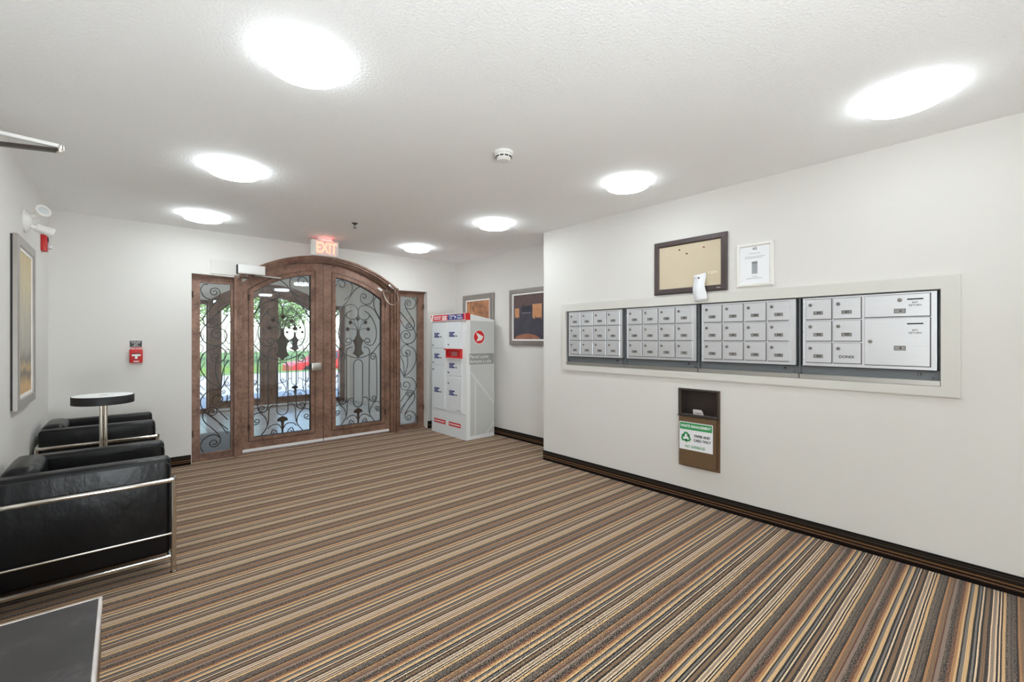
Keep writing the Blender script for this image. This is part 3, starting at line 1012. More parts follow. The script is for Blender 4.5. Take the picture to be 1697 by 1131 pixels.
def sidelight(name, x0, x1, gx0, gx1, s, label):
    c = (gx0 + gx1) / 2
    t = thing(name, (c, FD, .0), label, 'sidelight', kind='structure')
    F = on_back(FD)
    z0, z1, top = .078, 1.925, OZ - .004
    o = [(x0, .0), (x1, .0), (x1, top), (x0, top)]
    i = [(gx0 - .018, z0 - .018), (gx1 + .018, z0 - .018), (gx1 + .018, z1 + .018), (gx0 - .018, z1 + .018)]
    g = [(gx0, z0), (gx1, z0), (gx1, z1), (gx0, z1)]
    MB(F).band(o, i, -.05, 0).build('sidelight_frame', 'bronze', t)
    MB(F).band(i, g, -.045, .008).build('glass_bead', 'bronze', t)
    MB(F).prism(g, -.030, -.026).build('glass_pane', 'glass', t)
    FI = Frame((c, GY + .012, 0), (1, 0, 0), (0, 0, 1), (0, -1, 0))
    w = (gx1 - gx0) / 2 - .004
    dat = [([(max(-w, min(w, x * s)), z) for x, z in ct], (cn[0] * s, cn[1]) if cn else None, 0) for ct, cn, m in SIDE]
    iron_strokes(dat, FI, 1, t)
    for z in (1.79, .30):
        xx = (x0 + .012) if s < 0 else (x1 - .012)
        MB(F).tube([(xx, z - .035, .01), (xx, z + .035, .01)], .010, 8).build('hinge', 'iron_plaque', t)
    xx = (gx1 + .06) if s < 0 else (gx0 - .045)
    MB(F).box(xx - .02, xx + .02, 1.0, 1.03, 0, .016).build('latch', 'bronze', t)
    return t


d1 = leaf('door_1', -1, 'left leaf of the arched bronze lobby doors, with the silver lock box', True)
d2 = leaf('door_2', 1, 'right leaf of the arched bronze lobby doors, grey wall behind its glass', True)
w1 = sidelight('window_1', OX0 + .002, .985, .618, .902, -1, 'tall ironwork sidelight left of the arched lobby doors')
w2 = sidelight('window_2', 2.83, OX1 - .002, 2.967, 3.252, 1, 'tall ironwork sidelight right of the arched lobby doors')

# arch casing and mullions
tr = thing('trim_1', (DC, YB, 0), 'arched bronze moulding with mullions framing the lobby doors', 'door frame', kind='structure')


def arch_band(name, Ro, Ri, zo, zi, y0, y1, foot=None):
    """stepped arch ring; ends cut level at the sidelight head"""
    n = 28
    F = on_back(0)
    xo = math.sqrt(Ro * Ro - (OZ - zo) ** 2)
    xi = math.sqrt(Ri * Ri - (OZ - zi) ** 2)
    out = [(ACX - xo + 2 * xo * k / n, zo + math.sqrt(max(0, Ro * Ro - (-xo + 2 * xo * k / n) ** 2))) for k in range(n + 1)]
    inn = [(ACX - xi + 2 * xi * k / n, zi + math.sqrt(max(0, Ri * Ri - (-xi + 2 * xi * k / n) ** 2))) for k in range(n + 1)]
    return MB(F).band(out, inn, -y1, -y0, closed=False).build(name, 'bronze', tr)


arch_band('arch_moulding', AR, AR - .022, ACZ, ACZ, YB - .030, YB + .16)
arch_band('arch_moulding', AR - .021, AR - .045, ACZ, ACZ + .001, YB - .012, YB + .16)
arch_band('arch_moulding', AR - .044, AR - .066, ACZ + .001, ACZ + .004, YB + .022, YB + .16)
arch_band('arch_moulding', AR - .064, 1.443, ACZ + .004, .828, YB + .052, YB + .16)
Fm = on_back(0)
for sd in (-1, 1):
    for (a, b, y0) in ((.902, .935, YB + .052), (.935, .962, YB + .022), (.962, .985, YB - .012)):
        x0, x1 = sorted((DC + sd * a, DC + sd * b))
        zt = OZ + .015 + (.985 - b) * .5
        MB(Fm).box(x0, x1, 0, min(zt, 2.03), -(YB + .16), -y0).build('mullion', 'bronze', tr)
for (x0, x1) in ((OX0, DC - .96), (DC + .96, OX1)):
    MB(Fm).box(x0, x1, OZ - .02, OZ, -(YB + .15), -(YB + .06)).build('head_rail', 'bronze', tr)
MB(Fm).box(OX0, OX1, -.002, .012, -(YB + .15), -(YB + .05)).build('threshold', 'bronze', tr)

# copies for the street doors
for src, nm, lab in ((d1, 'door_4', 'left leaf of the street doors at the far end of the vestibule'), (d2, 'door_5', 'right leaf of the street doors, seen through the left lobby door'),
                     (w1, 'window_3', 'left sidelight of the street doors beyond the vestibule'), (w2, 'window_4', 'right sidelight of the street doors beyond the vestibule'),
                     (tr, 'trim_2', 'arched frame around the street doors beyond the vestibule')):
    index_kids(src)
    c = copy_tree(src)
    c.name = nm
    c.location = src.location + Vector((DXO, DYO, 0))
    c['label'] = lab

# lock box on the left leaf's lock stile (part of the leaf)
F = on_back(FD)
lb = MB(F).rbox(DC - .152, DC - .035, .917, 1.015, 0, .038, .006, 2).build('lock_box', 'silver', d1)
lb['label'] = 'square silver lock box'
MB(F).box(DC - .160, DC - .150, .925, 1.005, 0, .03).build('lock_case', 'gasket', lb)
# contact switch with its looped cable at the head of the right leaf
sw = thing('door_contact', (2.73, FD - .01, 1.98), 'white door contact with a looped cable at the top of the right leaf', 'switch')
Fs = on_back(FD)
MB(Frame((2.655, FD, 2.0), (.85, 0, -.52), (.52, 0, .85), (0, -1, 0))).rbox(-.035, .035, -.016, .016, 0, .022, .004, 2).build('contact_block', 'white_plastic', sw)
MB(Frame((2.775, YB - .012, 2.03), (.80, 0, -.6), (.6, 0, .80), (0, -1, 0))).rbox(-.045, .045, -.014, .014, 0, .018, .004, 2).build('contact_block', 'silver', sw)
cb = [(2.70, FD - .015, 1.965), (2.725, FD - .03, 1.88), (2.775, FD - .07, 1.80), (2.84, FD - .10, 1.79), (2.875, YB - .025, 1.85), (2.86, YB - .022, 1.94), (2.82, YB - .02, 1.995)]
MB().tube([tuple(p) for p in catmull(cb, 5)], .007, 6).build('cable', 'steel_pole', sw)

# door closer with its wall plate
dcl = thing('door_closer', (1.0, YB, 2.1), 'white and silver door closer box at the top left of the arched doors', 'door closer')
pl = MB(BW).box(.702, 1.05, 2.018, 2.172, 0, .012).build('wall_plate', 'plate_paint', dcl)
pl['label'] = 'cream backing plate'
MB(BW).rbox(.940, 1.205, 2.036, 2.136, .012, .100, .005, 2).build('closer_box', 'white_metal', dcl)
MB(BW).box(.935, .940, 2.038, 2.134, .014, .098).build('end_cap', 'gasket', dcl)
MB(Frame((1.09, YB - .06, 2.052), (1, 0, 0), (0, 1, 0), (0, 0, -1))).lathe([(.02, 0), (.02, .02), (.012, .03)], (0, 0, 0), 12).build('pivot', 'lock_steel', dcl)
MB().tube([(1.09, YB - .06, 2.03), (1.40, YB + .055, 2.035)], .010, 6).build('closer_arm', 'silver', dcl)

# ================================================================ wall fittings around the doors
ex = thing('exit_sign', (1.727, 5.2, CE), 'glowing red EXIT sign hung from the ceiling above the arched doors', 'exit sign')
FE = on_back(5.2 - .025, 1.727, 2.349)
MB(FE).rbox(-.152, .152, -.09, .09, -.05, 0, .010, 2).build('sign_box', 'white_plastic', ex)
MB(FE).box(-.105, .125, -.078, .078, 0, .003).build('sign_face', 'exit_face', ex)
put_text(MB(FE), 'EXIT', .012, -.002, .0045, .165, .004, .68).build('exit_lettering', 'exit_glow', ex)
MB(FE).box(-.075, .075, .09, CE - 2.349, -.045, -.005).build('canopy', 'white_plastic', ex)
MB(FE).box(-.05, .09, .0902, .0912, -.003, -.001).build('lamp_slot', 'exit_slot', ex)
MB(FE).box(-.09, .09, .0902, .0912, -.049, -.046).build('lamp_slot', 'exit_slot', ex)

sp = thing('fire_sprinkler', (1.735, 4.343, CE), 'small pendent sprinkler head on the ceiling in front of the exit sign', 'sprinkler')
FS = Frame((1.735, 4.343, CE), (1, 0, 0), (0, -1, 0), (0, 0, -1))
MB(FS).lathe([(.03, 0), (.03, .006), (.014, .012), (.008, .02)], (0, 0, 0), 14).build('escutcheon', 'lock_steel', sp)
for s_ in (-1, 1):
    MB(FS).tube([(0, 0, .015), (s_ * .014, 0, .028), (0, 0, .048)], .0035, 6).build('yoke_arm', 'housing_grey', sp)
MB(FS).lathe([(.0, .047), (.018, .048), (.018, .051), (0, .052)], (0, 0, 0), 12).build('deflector', 'housing_grey', sp)

fp = thing('fire_alarm_pull', (.093, YB, 1.155), 'red fire alarm pull station on the wall left of the doors', 'fire alarm')
FP = on_back(YB)
MB(FP).rbox(.043, .143, 1.082, 1.212, 0, .042, .008, 2).build('pull_case', 'red_plastic', fp)
MB(FP).rbox(.052, .138, 1.205, 1.232, 0, .030, .006, 2).build('pull_lid', 'red_plastic', fp)
MB(FP).box(.06, .128, 1.168, 1.176, .042, .0425).build('slot', 'pewter_back', fp)
MB(FP).rbox(.06, .127, 1.148, 1.166, .042, .052, .002, 1, False).box(.084, .103, 1.122, 1.150, .042, .05).build('pull_handle', 'white_plastic', fp)
put_text(MB(FP), 'FIRE ALARM', .095, 1.2185, .0305, .0155, .0006).build('alarm_lettering', 'white_plastic', fp)
MB(FP).box(.073, .115, 1.092, 1.101, .042, .0424).build('name_strip', 'white_plastic', fp)
fs = thing('alarm_notice', (.091, YB, 1.27), 'small black fire notice plate above the red pull station', 'sign')
MB(FP).box(.046, .137, 1.238, 1.298, 0, .003).build('notice_plate', 'black', fs)
m = MB(FP)
for k, (s_, z) in enumerate((('IN CASE OF FIRE', 1.2885), ('PULL ALARM', 1.276), ('AND', 1.2625), ('CALL 911', 1.2495))):
    put_text(m, s_, .0915, z, .0035, .0105, .0004)
m.build('notice_lettering', 'white_plastic', fs)

# ================================================================ ceiling fixtures
def ceiling_light(x, y, label):
    t = thing('ceiling_light', (x, y, CE), label, 'ceiling light', 'round ceiling lights in two rows')
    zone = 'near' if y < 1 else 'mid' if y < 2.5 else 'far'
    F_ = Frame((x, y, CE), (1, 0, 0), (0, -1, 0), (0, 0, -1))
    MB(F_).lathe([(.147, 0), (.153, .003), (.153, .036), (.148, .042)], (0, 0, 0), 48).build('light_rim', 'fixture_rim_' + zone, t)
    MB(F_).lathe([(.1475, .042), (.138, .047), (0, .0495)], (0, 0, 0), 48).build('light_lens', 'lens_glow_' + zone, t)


def vestibule_fill(x, y, label):  # unseen fixtures added to brighten the vestibule
    ceiling_light(x, y, label)


vestibule_fill(1.95, 6.75, 'added round fill light of the vestibule nearest the lobby doors')
vestibule_fill(1.95, 8.30, 'added round fill light of the vestibule nearest the street doors')
LL = [(.56, 1.93, 'largest round ceiling light, upper left of the photo'), (.56, 3.48, 'round ceiling light second in the left row, above the armchairs'),
      (.56, 5.0, 'round ceiling light at the far end of the left row, near the door wall'), (2.78, 1.87, 'round ceiling light above the corkboard in the right row'),
      (2.78, 3.42, 'round ceiling light above the end of the mailbox wall'), (2.78, 4.97, 'round ceiling light at the far end of the right row, above the parcel locker'),
      (2.78, .335, 'round ceiling light nearest the camera on the right, bright halo around it'), (.56, .335, 'round ceiling light behind the camera in the left row'),
      (.56, -1.25, 'added round fill light behind the camera, left row'), (2.78, -1.25, 'added round fill light behind the camera, right row')]  # the last two are unseen, added to even out the room light
for x, y, l in LL:
    ceiling_light(x, y, l)

sd = thing('smoke_detector', (1.765, 2.08, CE), 'white round smoke detector in the middle of the ceiling', 'smoke detector')
FD_ = Frame((1.765, 2.08, CE), (1, 0, 0), (0, -1, 0), (0, 0, -1))
MB(FD_).lathe([(.058, 0), (.060, .012), (.056, .018)], (0, 0, 0), 32).build('detector_base', 'white_plastic', sd)
MB(FD_).lathe([(.052, .018), (.047, .034), (.045, .034), (.045, .037), (.0435, .05), (.036, .057), (0, .059)], (0, 0, 0), 32).build('detector_head', 'white_plastic', sd)
for k in range(10):
    a = 2 * PI * k / 10
    c_, s_ = math.cos(a), math.sin(a)
    fr_ = Frame(FD_(c_ * .0475, s_ * .0475, .0335), (-s_, -c_, 0), (0, 0, -1), (c_, -s_, 0))
    MB(fr_).box(-.011, .011, -.0035, .0035, -.002, .0018).build('vent_slot', 'pewter_back', sd)

# ================================================================ mailboxes
sur = thing('mailbox_surround', (XM, 1.64, 1.33), 'wide cream panel frame around the row of silver mailboxes', 'panel')
o_ = [(-3.098, .995), (-.183, .995), (-.183, 1.672), (-3.098, 1.672)]
i_ = [(MA0, MZ0), (MA1, MZ0), (MA1, MZ1), (MA0, MZ1)]
MB(RW).band(o_, i_, .0004, .019).build('surround_panel', 'cream_panel', sur)


def mail_door(unit, a0, a1, b0, b1, num, la, lb_, pa, pb, pw, ph, plate=True):
    d = MB(RW).rbox(a0, a1, b0, b1, .004, .011, .002, 1, False).build('mailbox_door', 'brushed', unit)
    MB(RW).rect_ring(a0 - .0012, a1 + .0036, b0 - .0036, b1 + .0012, .0048, .0028, .0036).build('gap_shade', 'housing_dark', d)  # dark ring stands in for the shadow line around the door
    MB(RW).lathe([(.011, 0), (.011, .005), (.0085, .007)], (la, lb_, .011), 12).build('lock', 'lock_steel', d)
    MB(RW).box(la - .001, la + .001, lb_ - .005, lb_ + .005, .018, .0184).build('keyhole', 'black', d)
    if plate:
        MB(RW).rect_ring(pa - pw, pa + pw, pb - ph, pb + ph, .0028, .011, .0128).build('label_rim', 'label_rim', d)
        MB(RW).box(pa - pw + .0018, pa + pw - .0018, pb - ph + .0018, pb + ph - .0018, .011, .0116).build('label_card', 'plate_grey', d)
    put_text(MB(RW), num, pa + (.003 if plate else 0), pb, .0125, .0165 if plate else .024, .0006).build('number', 'ink', d)
    return d


def mail_unit(y1, y0, label, nums, special=False, hy1=None, hy0=None):
    """y1 = far edge (left as seen), y0 = near edge"""
    t = thing('mailbox_unit', (XM, (y0 + y1) / 2, 1.05), label, 'mailbox', 'silver mailbox banks')
    A0, A1 = -y1, -y0
    h0, h1 = -hy1, -hy0
    Z0, Z1 = 1.139, 1.589
    hb = MB(RW)
    hb.box(h0, h1, MZ0 + .002, MZ1 - .002, -.075, -.07)
    hb.box(h0, h0 + .004, MZ0 + .03, MZ1 - .002, -.07, -.004).box(h1 - .004, h1, MZ0 + .03, MZ1 - .002, -.07, -.004)
    hb.box(h0, h1, MZ1 - .005, MZ1 - .002, -.07, -.004)
    hb.box(h0, h1, MZ0 + .031, Z0 - .004, -.05, -.03)
    hb.build('housing', 'housing_grey', t)
    MB(RW).box(h0 + .002, h1 - .002, MZ0 + .002, MZ0 + .031, -.07, .012).build('sill_strip', 'silver', t)
    for da, db, r in ((A1 - .075, 1.112, .008), (A1 - .02, 1.092, .0055)):
        MB(RW).lathe([(r, 0), (r, .010), (r * .6, .014)], (da, db, -.03), 10).build('bolt', 'lock_steel', t)
    # folded front frame
    fr_ = MB(RW).box(A0, A1, Z0, Z1, -.03, .003)
    fr_.rect_ring(A0, A1, Z0, Z1, .008, .003, .008)
    fr_.box(A1 - .045 if not special else A1 - .022, A1 - .008, Z0 + .008, Z1 - .008, .003, .0045)
    fr_.build('front_frame', 'brushed', t)
    MB(RW).box(A0 + .004, A1 - .004, Z0 - .006, Z0, -.03, 0).build('drip_edge', 'housing_dark', t)
    for zz in (1.18, 1.36, 1.55):
        MB(RW).disc(A0 + .004, zz, .0028, .008, .0086, 8).build('rivet', 'housing_grey', t)
    rows = ((1.4465, 1.577), (1.304, 1.434), (1.162, 1.2915))
    if not special:
        cw, st_ = .1405, .1545
        for r, (b0, b1) in enumerate(rows):
            for c in range(4):
                a0 = A0 + .0155 + c * st_
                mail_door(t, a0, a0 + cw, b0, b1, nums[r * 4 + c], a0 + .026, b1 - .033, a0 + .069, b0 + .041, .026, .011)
    else:
        for r, (b0, b1) in enumerate(rows):
            for c in range(2):
                a0 = A0 + .019 + c * .152
                nm = nums[r * 2 + c]
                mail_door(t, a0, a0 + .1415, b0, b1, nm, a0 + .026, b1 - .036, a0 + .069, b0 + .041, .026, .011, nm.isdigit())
        a0, a1 = A0 + .33, A1 - .028
        for nm, b0, b1, lx, lz, px, pz, kz in (('A', 1.4495, 1.579, a0 + .165, 1.546, a0 + .165, 1.482, 1.549), ('B', 1.159, 1.441, a0 + .028, 1.302, a0 + .165, 1.263, 1.406)):
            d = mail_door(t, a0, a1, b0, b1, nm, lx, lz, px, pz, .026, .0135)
            MB(RW).box(a1 - .098, a1 - .028, kz - .004, kz + .004, .011, .0114).build('key_slot', 'black', d)
            m_ = put_text(MB(RW), 'KEY', a1 - .063, kz - (.020 if nm == 'A' else .038), .0115, .0145, .0002)
            put_text(m_, 'RETURN', a1 - .063, kz - (.036 if nm == 'A' else .054), .0115, .0145, .0002)
            m_.build('key_return_lettering', 'ink', d)
    return t


mail_unit(3.012, 2.364, 'twelve-door silver mailbox bank at the far left end of the row', [str(k) for k in range(314, 326)], False, 3.042, 2.34)
mail_unit(2.317, 1.668, 'twelve-door silver mailbox bank second from the left, below the corkboard', [str(k) for k in range(326, 338)], False, 2.339, 1.652)
mail_unit(1.624, .972, 'twelve-door silver mailbox bank third from the left, below the white framed notice', [str(k) for k in range(338, 350)], False, 1.651, .953)
mail_unit(.931, .278, 'silver mailbox bank with two large key return doors, nearest the camera', ['350', '351', '352', '353', '354', 'DONIX'], True, .952, .263)

# corkboard, pins, receipt
cb_ = thing('corkboard', (XM, 1.73, 1.91), 'beige corkboard in a dark brown frame above the mailboxes', 'corkboard')
MB(RW).rect_ring(-2.033, -1.424, 1.688, 2.133, .046, 0, .026, .008).build('board_frame', 'cork_frame', cb_)
MB(RW).box(-1.99, -1.467, 1.731, 2.09, 0, .012).build('cork_panel', 'cork', cb_)
MB(RW).box(-1.500, -1.470, 1.709, 1.715, .026, .0265).build('maker_plate', 'silver', cb_)
m = put_text(MB(RW), 'd gate', -1.535, 1.838, .0125, .032, .0005)
m.build('board_lettering', 'pale_ink', cb_)
for k, (a, z, mt_, lb_) in enumerate(((-1.805, 2.047, 'pin_black', 'dark pushpin at the top left of the corkboard'), (-1.742, 2.008, 'pin_black', 'small pushpin below the other two on the corkboard'),
                                      (-1.602, 2.040, 'pin_red', 'brown pushpin at the top right of the corkboard'), (-1.640, 1.800, 'pin_black', 'dark pushpin holding the white receipt to the corkboard'))):
    off = .012 if k < 3 else .0165
    MB(Frame(RW(a, z, off), (0, -1, 0), (0, 0, 1), (-1, 0, 0))).lathe([(.0015, -.003), (.0055, .0), (.0035, .004), (.006, .010), (.004, .013)], (0, 0, 0), 10).build('pushpin', mt_, None, tuple(RW(a, z, .012)))
    tag(COL.objects[-1], lb_, 'pushpin', 'pushpins on the corkboard')
mb = MB(RW)
N_ = 14
for k in range(N_ + 1):
    f = k / N_
    z = 1.836 - .212 * f
    sx = .020 * f ** 1.3
    cc = .0165 + .019 * min(1, max(0, (f - .15) / .25)) + .004 * max(0, math.sin((f - .35) * 8))
    mb.v += [RW(-1.688 + sx + .004 * math.sin(f * 7), z - .014, cc), RW(-1.588 + sx + .004 * math.sin(f * 8 + 1), z, cc + .002)]
mb.p = [(2 * k, 2 * k + 1, 2 * k + 3, 2 * k + 2) for k in range(N_)]
mb.s = [True] * N_
rc = mb.build('receipt', 'paper', None, tuple(RW(-1.64, 1.80, .014)))
sl = rc.modifiers.new('thickness', 'SOLIDIFY')
sl.thickness = .0006
tag(rc, 'white paper receipt pinned to the bottom of the corkboard, curling over the frame', 'paper')

# white framed notice
nf = thing('framed_notice', (XM, 1.232, 1.855), 'white framed notice with a grey can picture, right of the corkboard', 'frame')
MB(RW).rect_ring(-1.358, -1.107, 1.697, 2.016, .026, 0, .02, .007).build('notice_frame', 'white_plastic', nf)
MB(RW).box(-1.335, -1.130, 1.72, 1.993, 0, .008).build('notice_sheet', 'paper', nf)
put_text(MB(RW), 'A2', -1.232, 1.972, .0084, .026, .0004).build('notice_title', 'ink', nf)
m = MB(RW)
for z, a0, a1 in ((1.938, -1.27, -1.196), (1.915, -1.30, -1.165), (1.905, -1.30, -1.18), (1.757, -1.29, -1.185), (1.77, -1.25, -1.215)):
    m.box(a0, a1, z - .0016, z + .0016, .008, .0083)
m.build('notice_lines', 'ink_soft', nf)
m = MB(RW).rbox(-1.252, -1.214, 1.79, 1.878, .008, .0086, .0002, 1, False)
pic = m.build('can_picture', 'can_print', nf)
MB(RW).box(-1.252, -1.214, 1.862, 1.879, .0086, .009).build('can_lid', 'can_print_top', pic)

# paper chute
pc = thing('paper_recycling_chute', (XM, 1.65, .6), 'brown metal paper recycling chute set in the wall below the mailboxes', 'recycling box')
pc_o = [(-1.815, .284), (-1.481, .284), (-1.481, .915), (-1.815, .915)]
pc_i = [(CA0, CZ0), (CA1, CZ0), (CA1, CZ1), (CA0, CZ1)]
MB(RW).band(pc_o, pc_i, 0, .008).build('face_plate', 'bronze_box', pc)
MB(RW).rect_ring(-1.815, -1.481, .69, .915, .022, .008, .022, .006).build('mouth_rim', 'bronze_dark', pc)
mb = MB(RW)
mb.box(CA0 + .001, CA1 - .001, CZ0, CZ1, -.088, -.084).box(CA0, CA0 + .003, CZ0, CZ1, -.084, 0).box(CA1 - .003, CA1, CZ0, CZ1, -.084, 0)
mb.box(CA0, CA1, CZ1 - .003, CZ1, -.084, 0).box(CA0, CA1, CZ0, CZ0 + .003, -.084, 0)
mb.build('chute_liner', 'bronze_dark', pc)
MB(RW).rbox(-1.790, -1.500, .300, .694, .008, .045, .004, 1, False).build('front_box', 'bronze_box', pc)
MB(RW).box(-1.806, -1.489, .694, .700, .0, .05).build('ledge', 'bronze_dark', pc)
MB(RW).box(-1.800, -1.775, .306, .310, .045, .0455).build('maker_plate', 'silver', pc)
st_ = MB(RW).rbox(-1.7895, -1.518, .428, .650, .045, .0465, .0004, 1, False).build('sticker', 'paper', pc)
st_['label'] = 'green and white recycling sticker'
MB(RW).rbox(-1.784, -1.524, .590, .644, .0465, .0471, .0002, 1, False).build('green_header', 'green_sign', st_)
put_text(MB(RW), 'WASTE MANAGEMENT', -1.654, .617, .0476, .0285, .0010, .83).build('header_lettering', 'paper', st_)
m = put_text(MB(RW), 'PAPER AND', -1.602, .545, .0470, .0280, .0010, .86)
put_text(m, 'CARD ONLY', -1.602, .511, .0470, .0280, .0010, .86)
m.build('sticker_lettering', 'ink', st_)
put_text(MB(RW), 'NO GARBAGE', -1.66, .455, .0470, .0285, .0006, .9).build('garbage_lettering', 'green_sign', st_)
for k in range(3):
    a = PI / 2 + k * 2 * PI / 3
    F_ = Frame(RW(-1.733 + .0, .527, .0468), RW.r * math.cos(a - PI / 2) + RW.u * math.sin(a - PI / 2), RW.u * math.cos(a - PI / 2) - RW.r * math.sin(a - PI / 2), RW.n)
    MB(F_).prism([(-.030, .012), (-.012, .042), (.012, .042), (.024, .024), (.034, .030), (.028, .002), (.004, .010), (.012, .016), (.004, .028), (-.004, .028), (-.016, .006)], 0, .0005).build('recycling_arrow', 'green_sign', st_)
pp = MB(Frame(RW(-1.655, .7, -.008), (0, -1, 0), (-.35, 0, .94), (-.94, 0, -.35)))
pp.prism([(-.040, 0), (.045, 0), (.036, .048), (.030, .055), (-.034, .055), (-.040, .048)], 0, .0015)
cd = tag(pp.build('paper_card', 'paper', None, tuple(RW(-1.655, .7, -.008))), 'white paper card sticking out of the recycling chute', 'paper')
MB(Frame(RW(-1.655, .7, -.008), (0, -1, 0), (-.35, 0, .94), (-.94, 0, -.35))).box(-.028, .03, .022, .027, .0015, .0018).build('printed_line', 'pin_red', cd)

# ================================================================ parcel locker
LX, LY0, LY1, LXB = 3.316, 4.649, 5.495, 3.776
lk_ = thing('parcel_locker', ((LX + LXB) / 2, (LY0 + LY1) / 2, 0), 'tall white parcel locker with red top sign standing in the alcove', 'parcel locker')
FL_ = on_right(LX)                 # a = -y
FSd = on_back(LY0)                 # a = x
side = [(LX + .012, .0), (LXB, .0), (LXB, 1.572), (LX + .012, 1.648)]
MB(FSd).prism(side, -(LY1 - LY0), 0).build('locker_body', 'locker_white', lk_)
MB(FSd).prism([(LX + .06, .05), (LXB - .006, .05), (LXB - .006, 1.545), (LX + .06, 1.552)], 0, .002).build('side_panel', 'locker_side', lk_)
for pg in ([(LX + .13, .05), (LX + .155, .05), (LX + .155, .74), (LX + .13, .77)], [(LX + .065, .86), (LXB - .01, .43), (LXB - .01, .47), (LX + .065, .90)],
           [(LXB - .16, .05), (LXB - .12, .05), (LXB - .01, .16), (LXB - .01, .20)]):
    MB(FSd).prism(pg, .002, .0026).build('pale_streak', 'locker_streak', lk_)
c_ = (3.52, 1.338)
MB(FSd).disc(c_[0], c_[1], .094, .002, .003, 36).build('logo_ring', 'mat_white', lk_)
lg = MB(FSd).disc(c_[0], c_[1], .086, .003, .004, 36).build('logo_disc', 'red_sign', lk_)
lg['label'] = 'round red logo with a white arrow wing'
MB(FSd).prism([(3.463, 1.402), (3.588, 1.345), (3.560, 1.298), (3.470, 1.282), (3.503, 1.330)], .004, .0046).build('arrow_wing', 'mat_white', lg)
MB(FSd).box(LX + .045, LXB - .008, .98, 1.122, .002, .0032).build('name_band', 'locker_band', lk_)
m = put_text(MB(FSd), 'Parcel Locker', 3.525, 1.080, .0038, .066, .0004, .86)
put_text(m, 'Armoire \u00e0 colis', 3.545, 1.018, .0038, .066, .0004, .86)
m.build('name_lettering', 'mat_white', lk_)
# front
MB(FL_).box(-LY1, -LY0, 0, 1.56, -.012, -.001).build('front_frame', 'locker_white', lk_)
MB(FL_).box(-LY1, -LY0, .0, .335, -.001, .002).build('base_panel', 'locker_door', lk_)
hd = MB(FL_).box(-LY1 - .002, -LY0 + .002, 1.560, 1.650, -.06, .020).build('header_sign', 'red_sign', lk_)
MB(FL_).rect_ring(-LY1 - .002, -LY0 + .002, 1.560, 1.650, .006, .020, .022).build('header_trim', 'mat_white', hd)
MB(FL_).box(-LY1 + .44, -LY0 - .045, 1.568, 1.640, .020, .0212).build('blue_panel', 'blue_sign', hd)
m = put_text(MB(FL_), 'CANADA', -LY1 + .535, 1.620, .0216, .03, .0006)
put_text(m, 'POST', -LY1 + .515, 1.588, .0216, .03, .0006)
put_text(m, 'POSTES', -LY1 + .715, 1.620, .0216, .03, .0006)
put_text(m, 'CANADA', -LY1 + .722, 1.588, .0216, .03, .0006)
m.prism([(-LY1 + .597, 1.632), (-LY1 + .648, 1.605), (-LY1 + .60, 1.578), (-LY1 + .612, 1.604)], .0212, .0216)
m.build('header_lettering', 'mat_white', hd)
m = MB(FL_)
for k, (a0, a1, z) in enumerate(((.09, .27, 1.618), (.09, .26, 1.592), (.30, .42, 1.620), (.30, .41, 1.600), (.30, .42, 1.582))):
    m.box(-LY1 + a0, -LY1 + a1, z - .006, z + .006, .020, .0212)
m.build('header_lines', 'mat_white', hd)
m = MB(FL_).prism([(-LY1 + .0, 1.565), (-LY1 + .05, 1.565), (-LY1 + .075, 1.645), (-LY1 + .045, 1.645)], .020, .0213)
m.build('header_stripe', 'mat_white', hd)


def locker_door(a0, a1, b0, b1, la, lz, ta, tz):
    d = MB(FL_).rbox(a0, a1, b0, b1, 0, .010, .003, 1, False).build('locker_door', 'locker_door', lk_)
    MB(FL_).lathe([(.012, 0), (.012, .006), (.009, .009)], (la, lz, .010), 12).build('lock', 'lock_steel', d)
    t_ = MB(FL_).box(ta, ta + .13, tz - .033, tz + .033, .010, .0112).build('door_label', 'blue_sign', d)
    m_ = MB(FL_).prism([(ta + .086, tz - .012), (ta + .13, tz - .012), (ta + .13, tz + .012), (ta + .086, tz + .012), (ta + .10, tz)], .0112, .0118)
    m_.build('label_arrow', 'mat_white', d)
    m_ = MB(FL_).box(ta + .006, ta + .016, tz - .018, tz + .018, .0112, .0117)
    for q in (.016, 0, -.016):
        m_.box(ta + .026, ta + .072, tz + q - .003, tz + q + .003, .0112, .0117)
    m_.build('label_lines', 'ink_soft', d)
    m_ = MB(FL_).box(ta + .145, ta + .185, tz - .030, tz - .016, .010, .0106)
    m_.build('small_mark', 'ink', d)


aL, aR = -5.468, -5.079
for (b0, b1, lz, tz) in ((1.185, 1.548, 1.225, 1.365), (.948, 1.172, .985, 1.095 - .02), (.345, .935, .885, .60)):
    locker_door(aL, aL + .325, b0, b1, aL + .03, lz, aL + .055, tz)
for (b0, b1, lz, tz) in ((1.195, 1.548, 1.235, 1.375), (.818, 1.045, .86, .955), (.360, .800, .715, .59)):
    locker_door(aR, aR + .335, b0, b1, aR + .03, lz, aR + .045, tz)
rd = MB(FL_)
rd.prism([(aR - .005, 1.056), (aR + .34, 1.056), (aR + .34, 1.182), (aR - .005, 1.182)], 0, .012)
rd.rect_ring(aR - .005, aR + .34, 1.056, 1.182, .018, .012, .035, .004)
rd.box(aR - .005, aR + .34, 1.165, 1.186, .012, .06)
so = rd.build('red_slot', 'red_sign', lk_)
so['label'] = 'red letter slot with a white edge'
MB(FL_).box(aR - .006, aR + .341, 1.184, 1.190, .01, .062).build('slot_lip', 'mat_white', so)
MB(FL_).box(aR - .006, aR + .341, 1.050, 1.057, .01, .037).build('slot_lip', 'mat_white', so)
m = MB(FL_).box(aR + .03, aR + .06, 1.135, 1.143, .012, .0126)
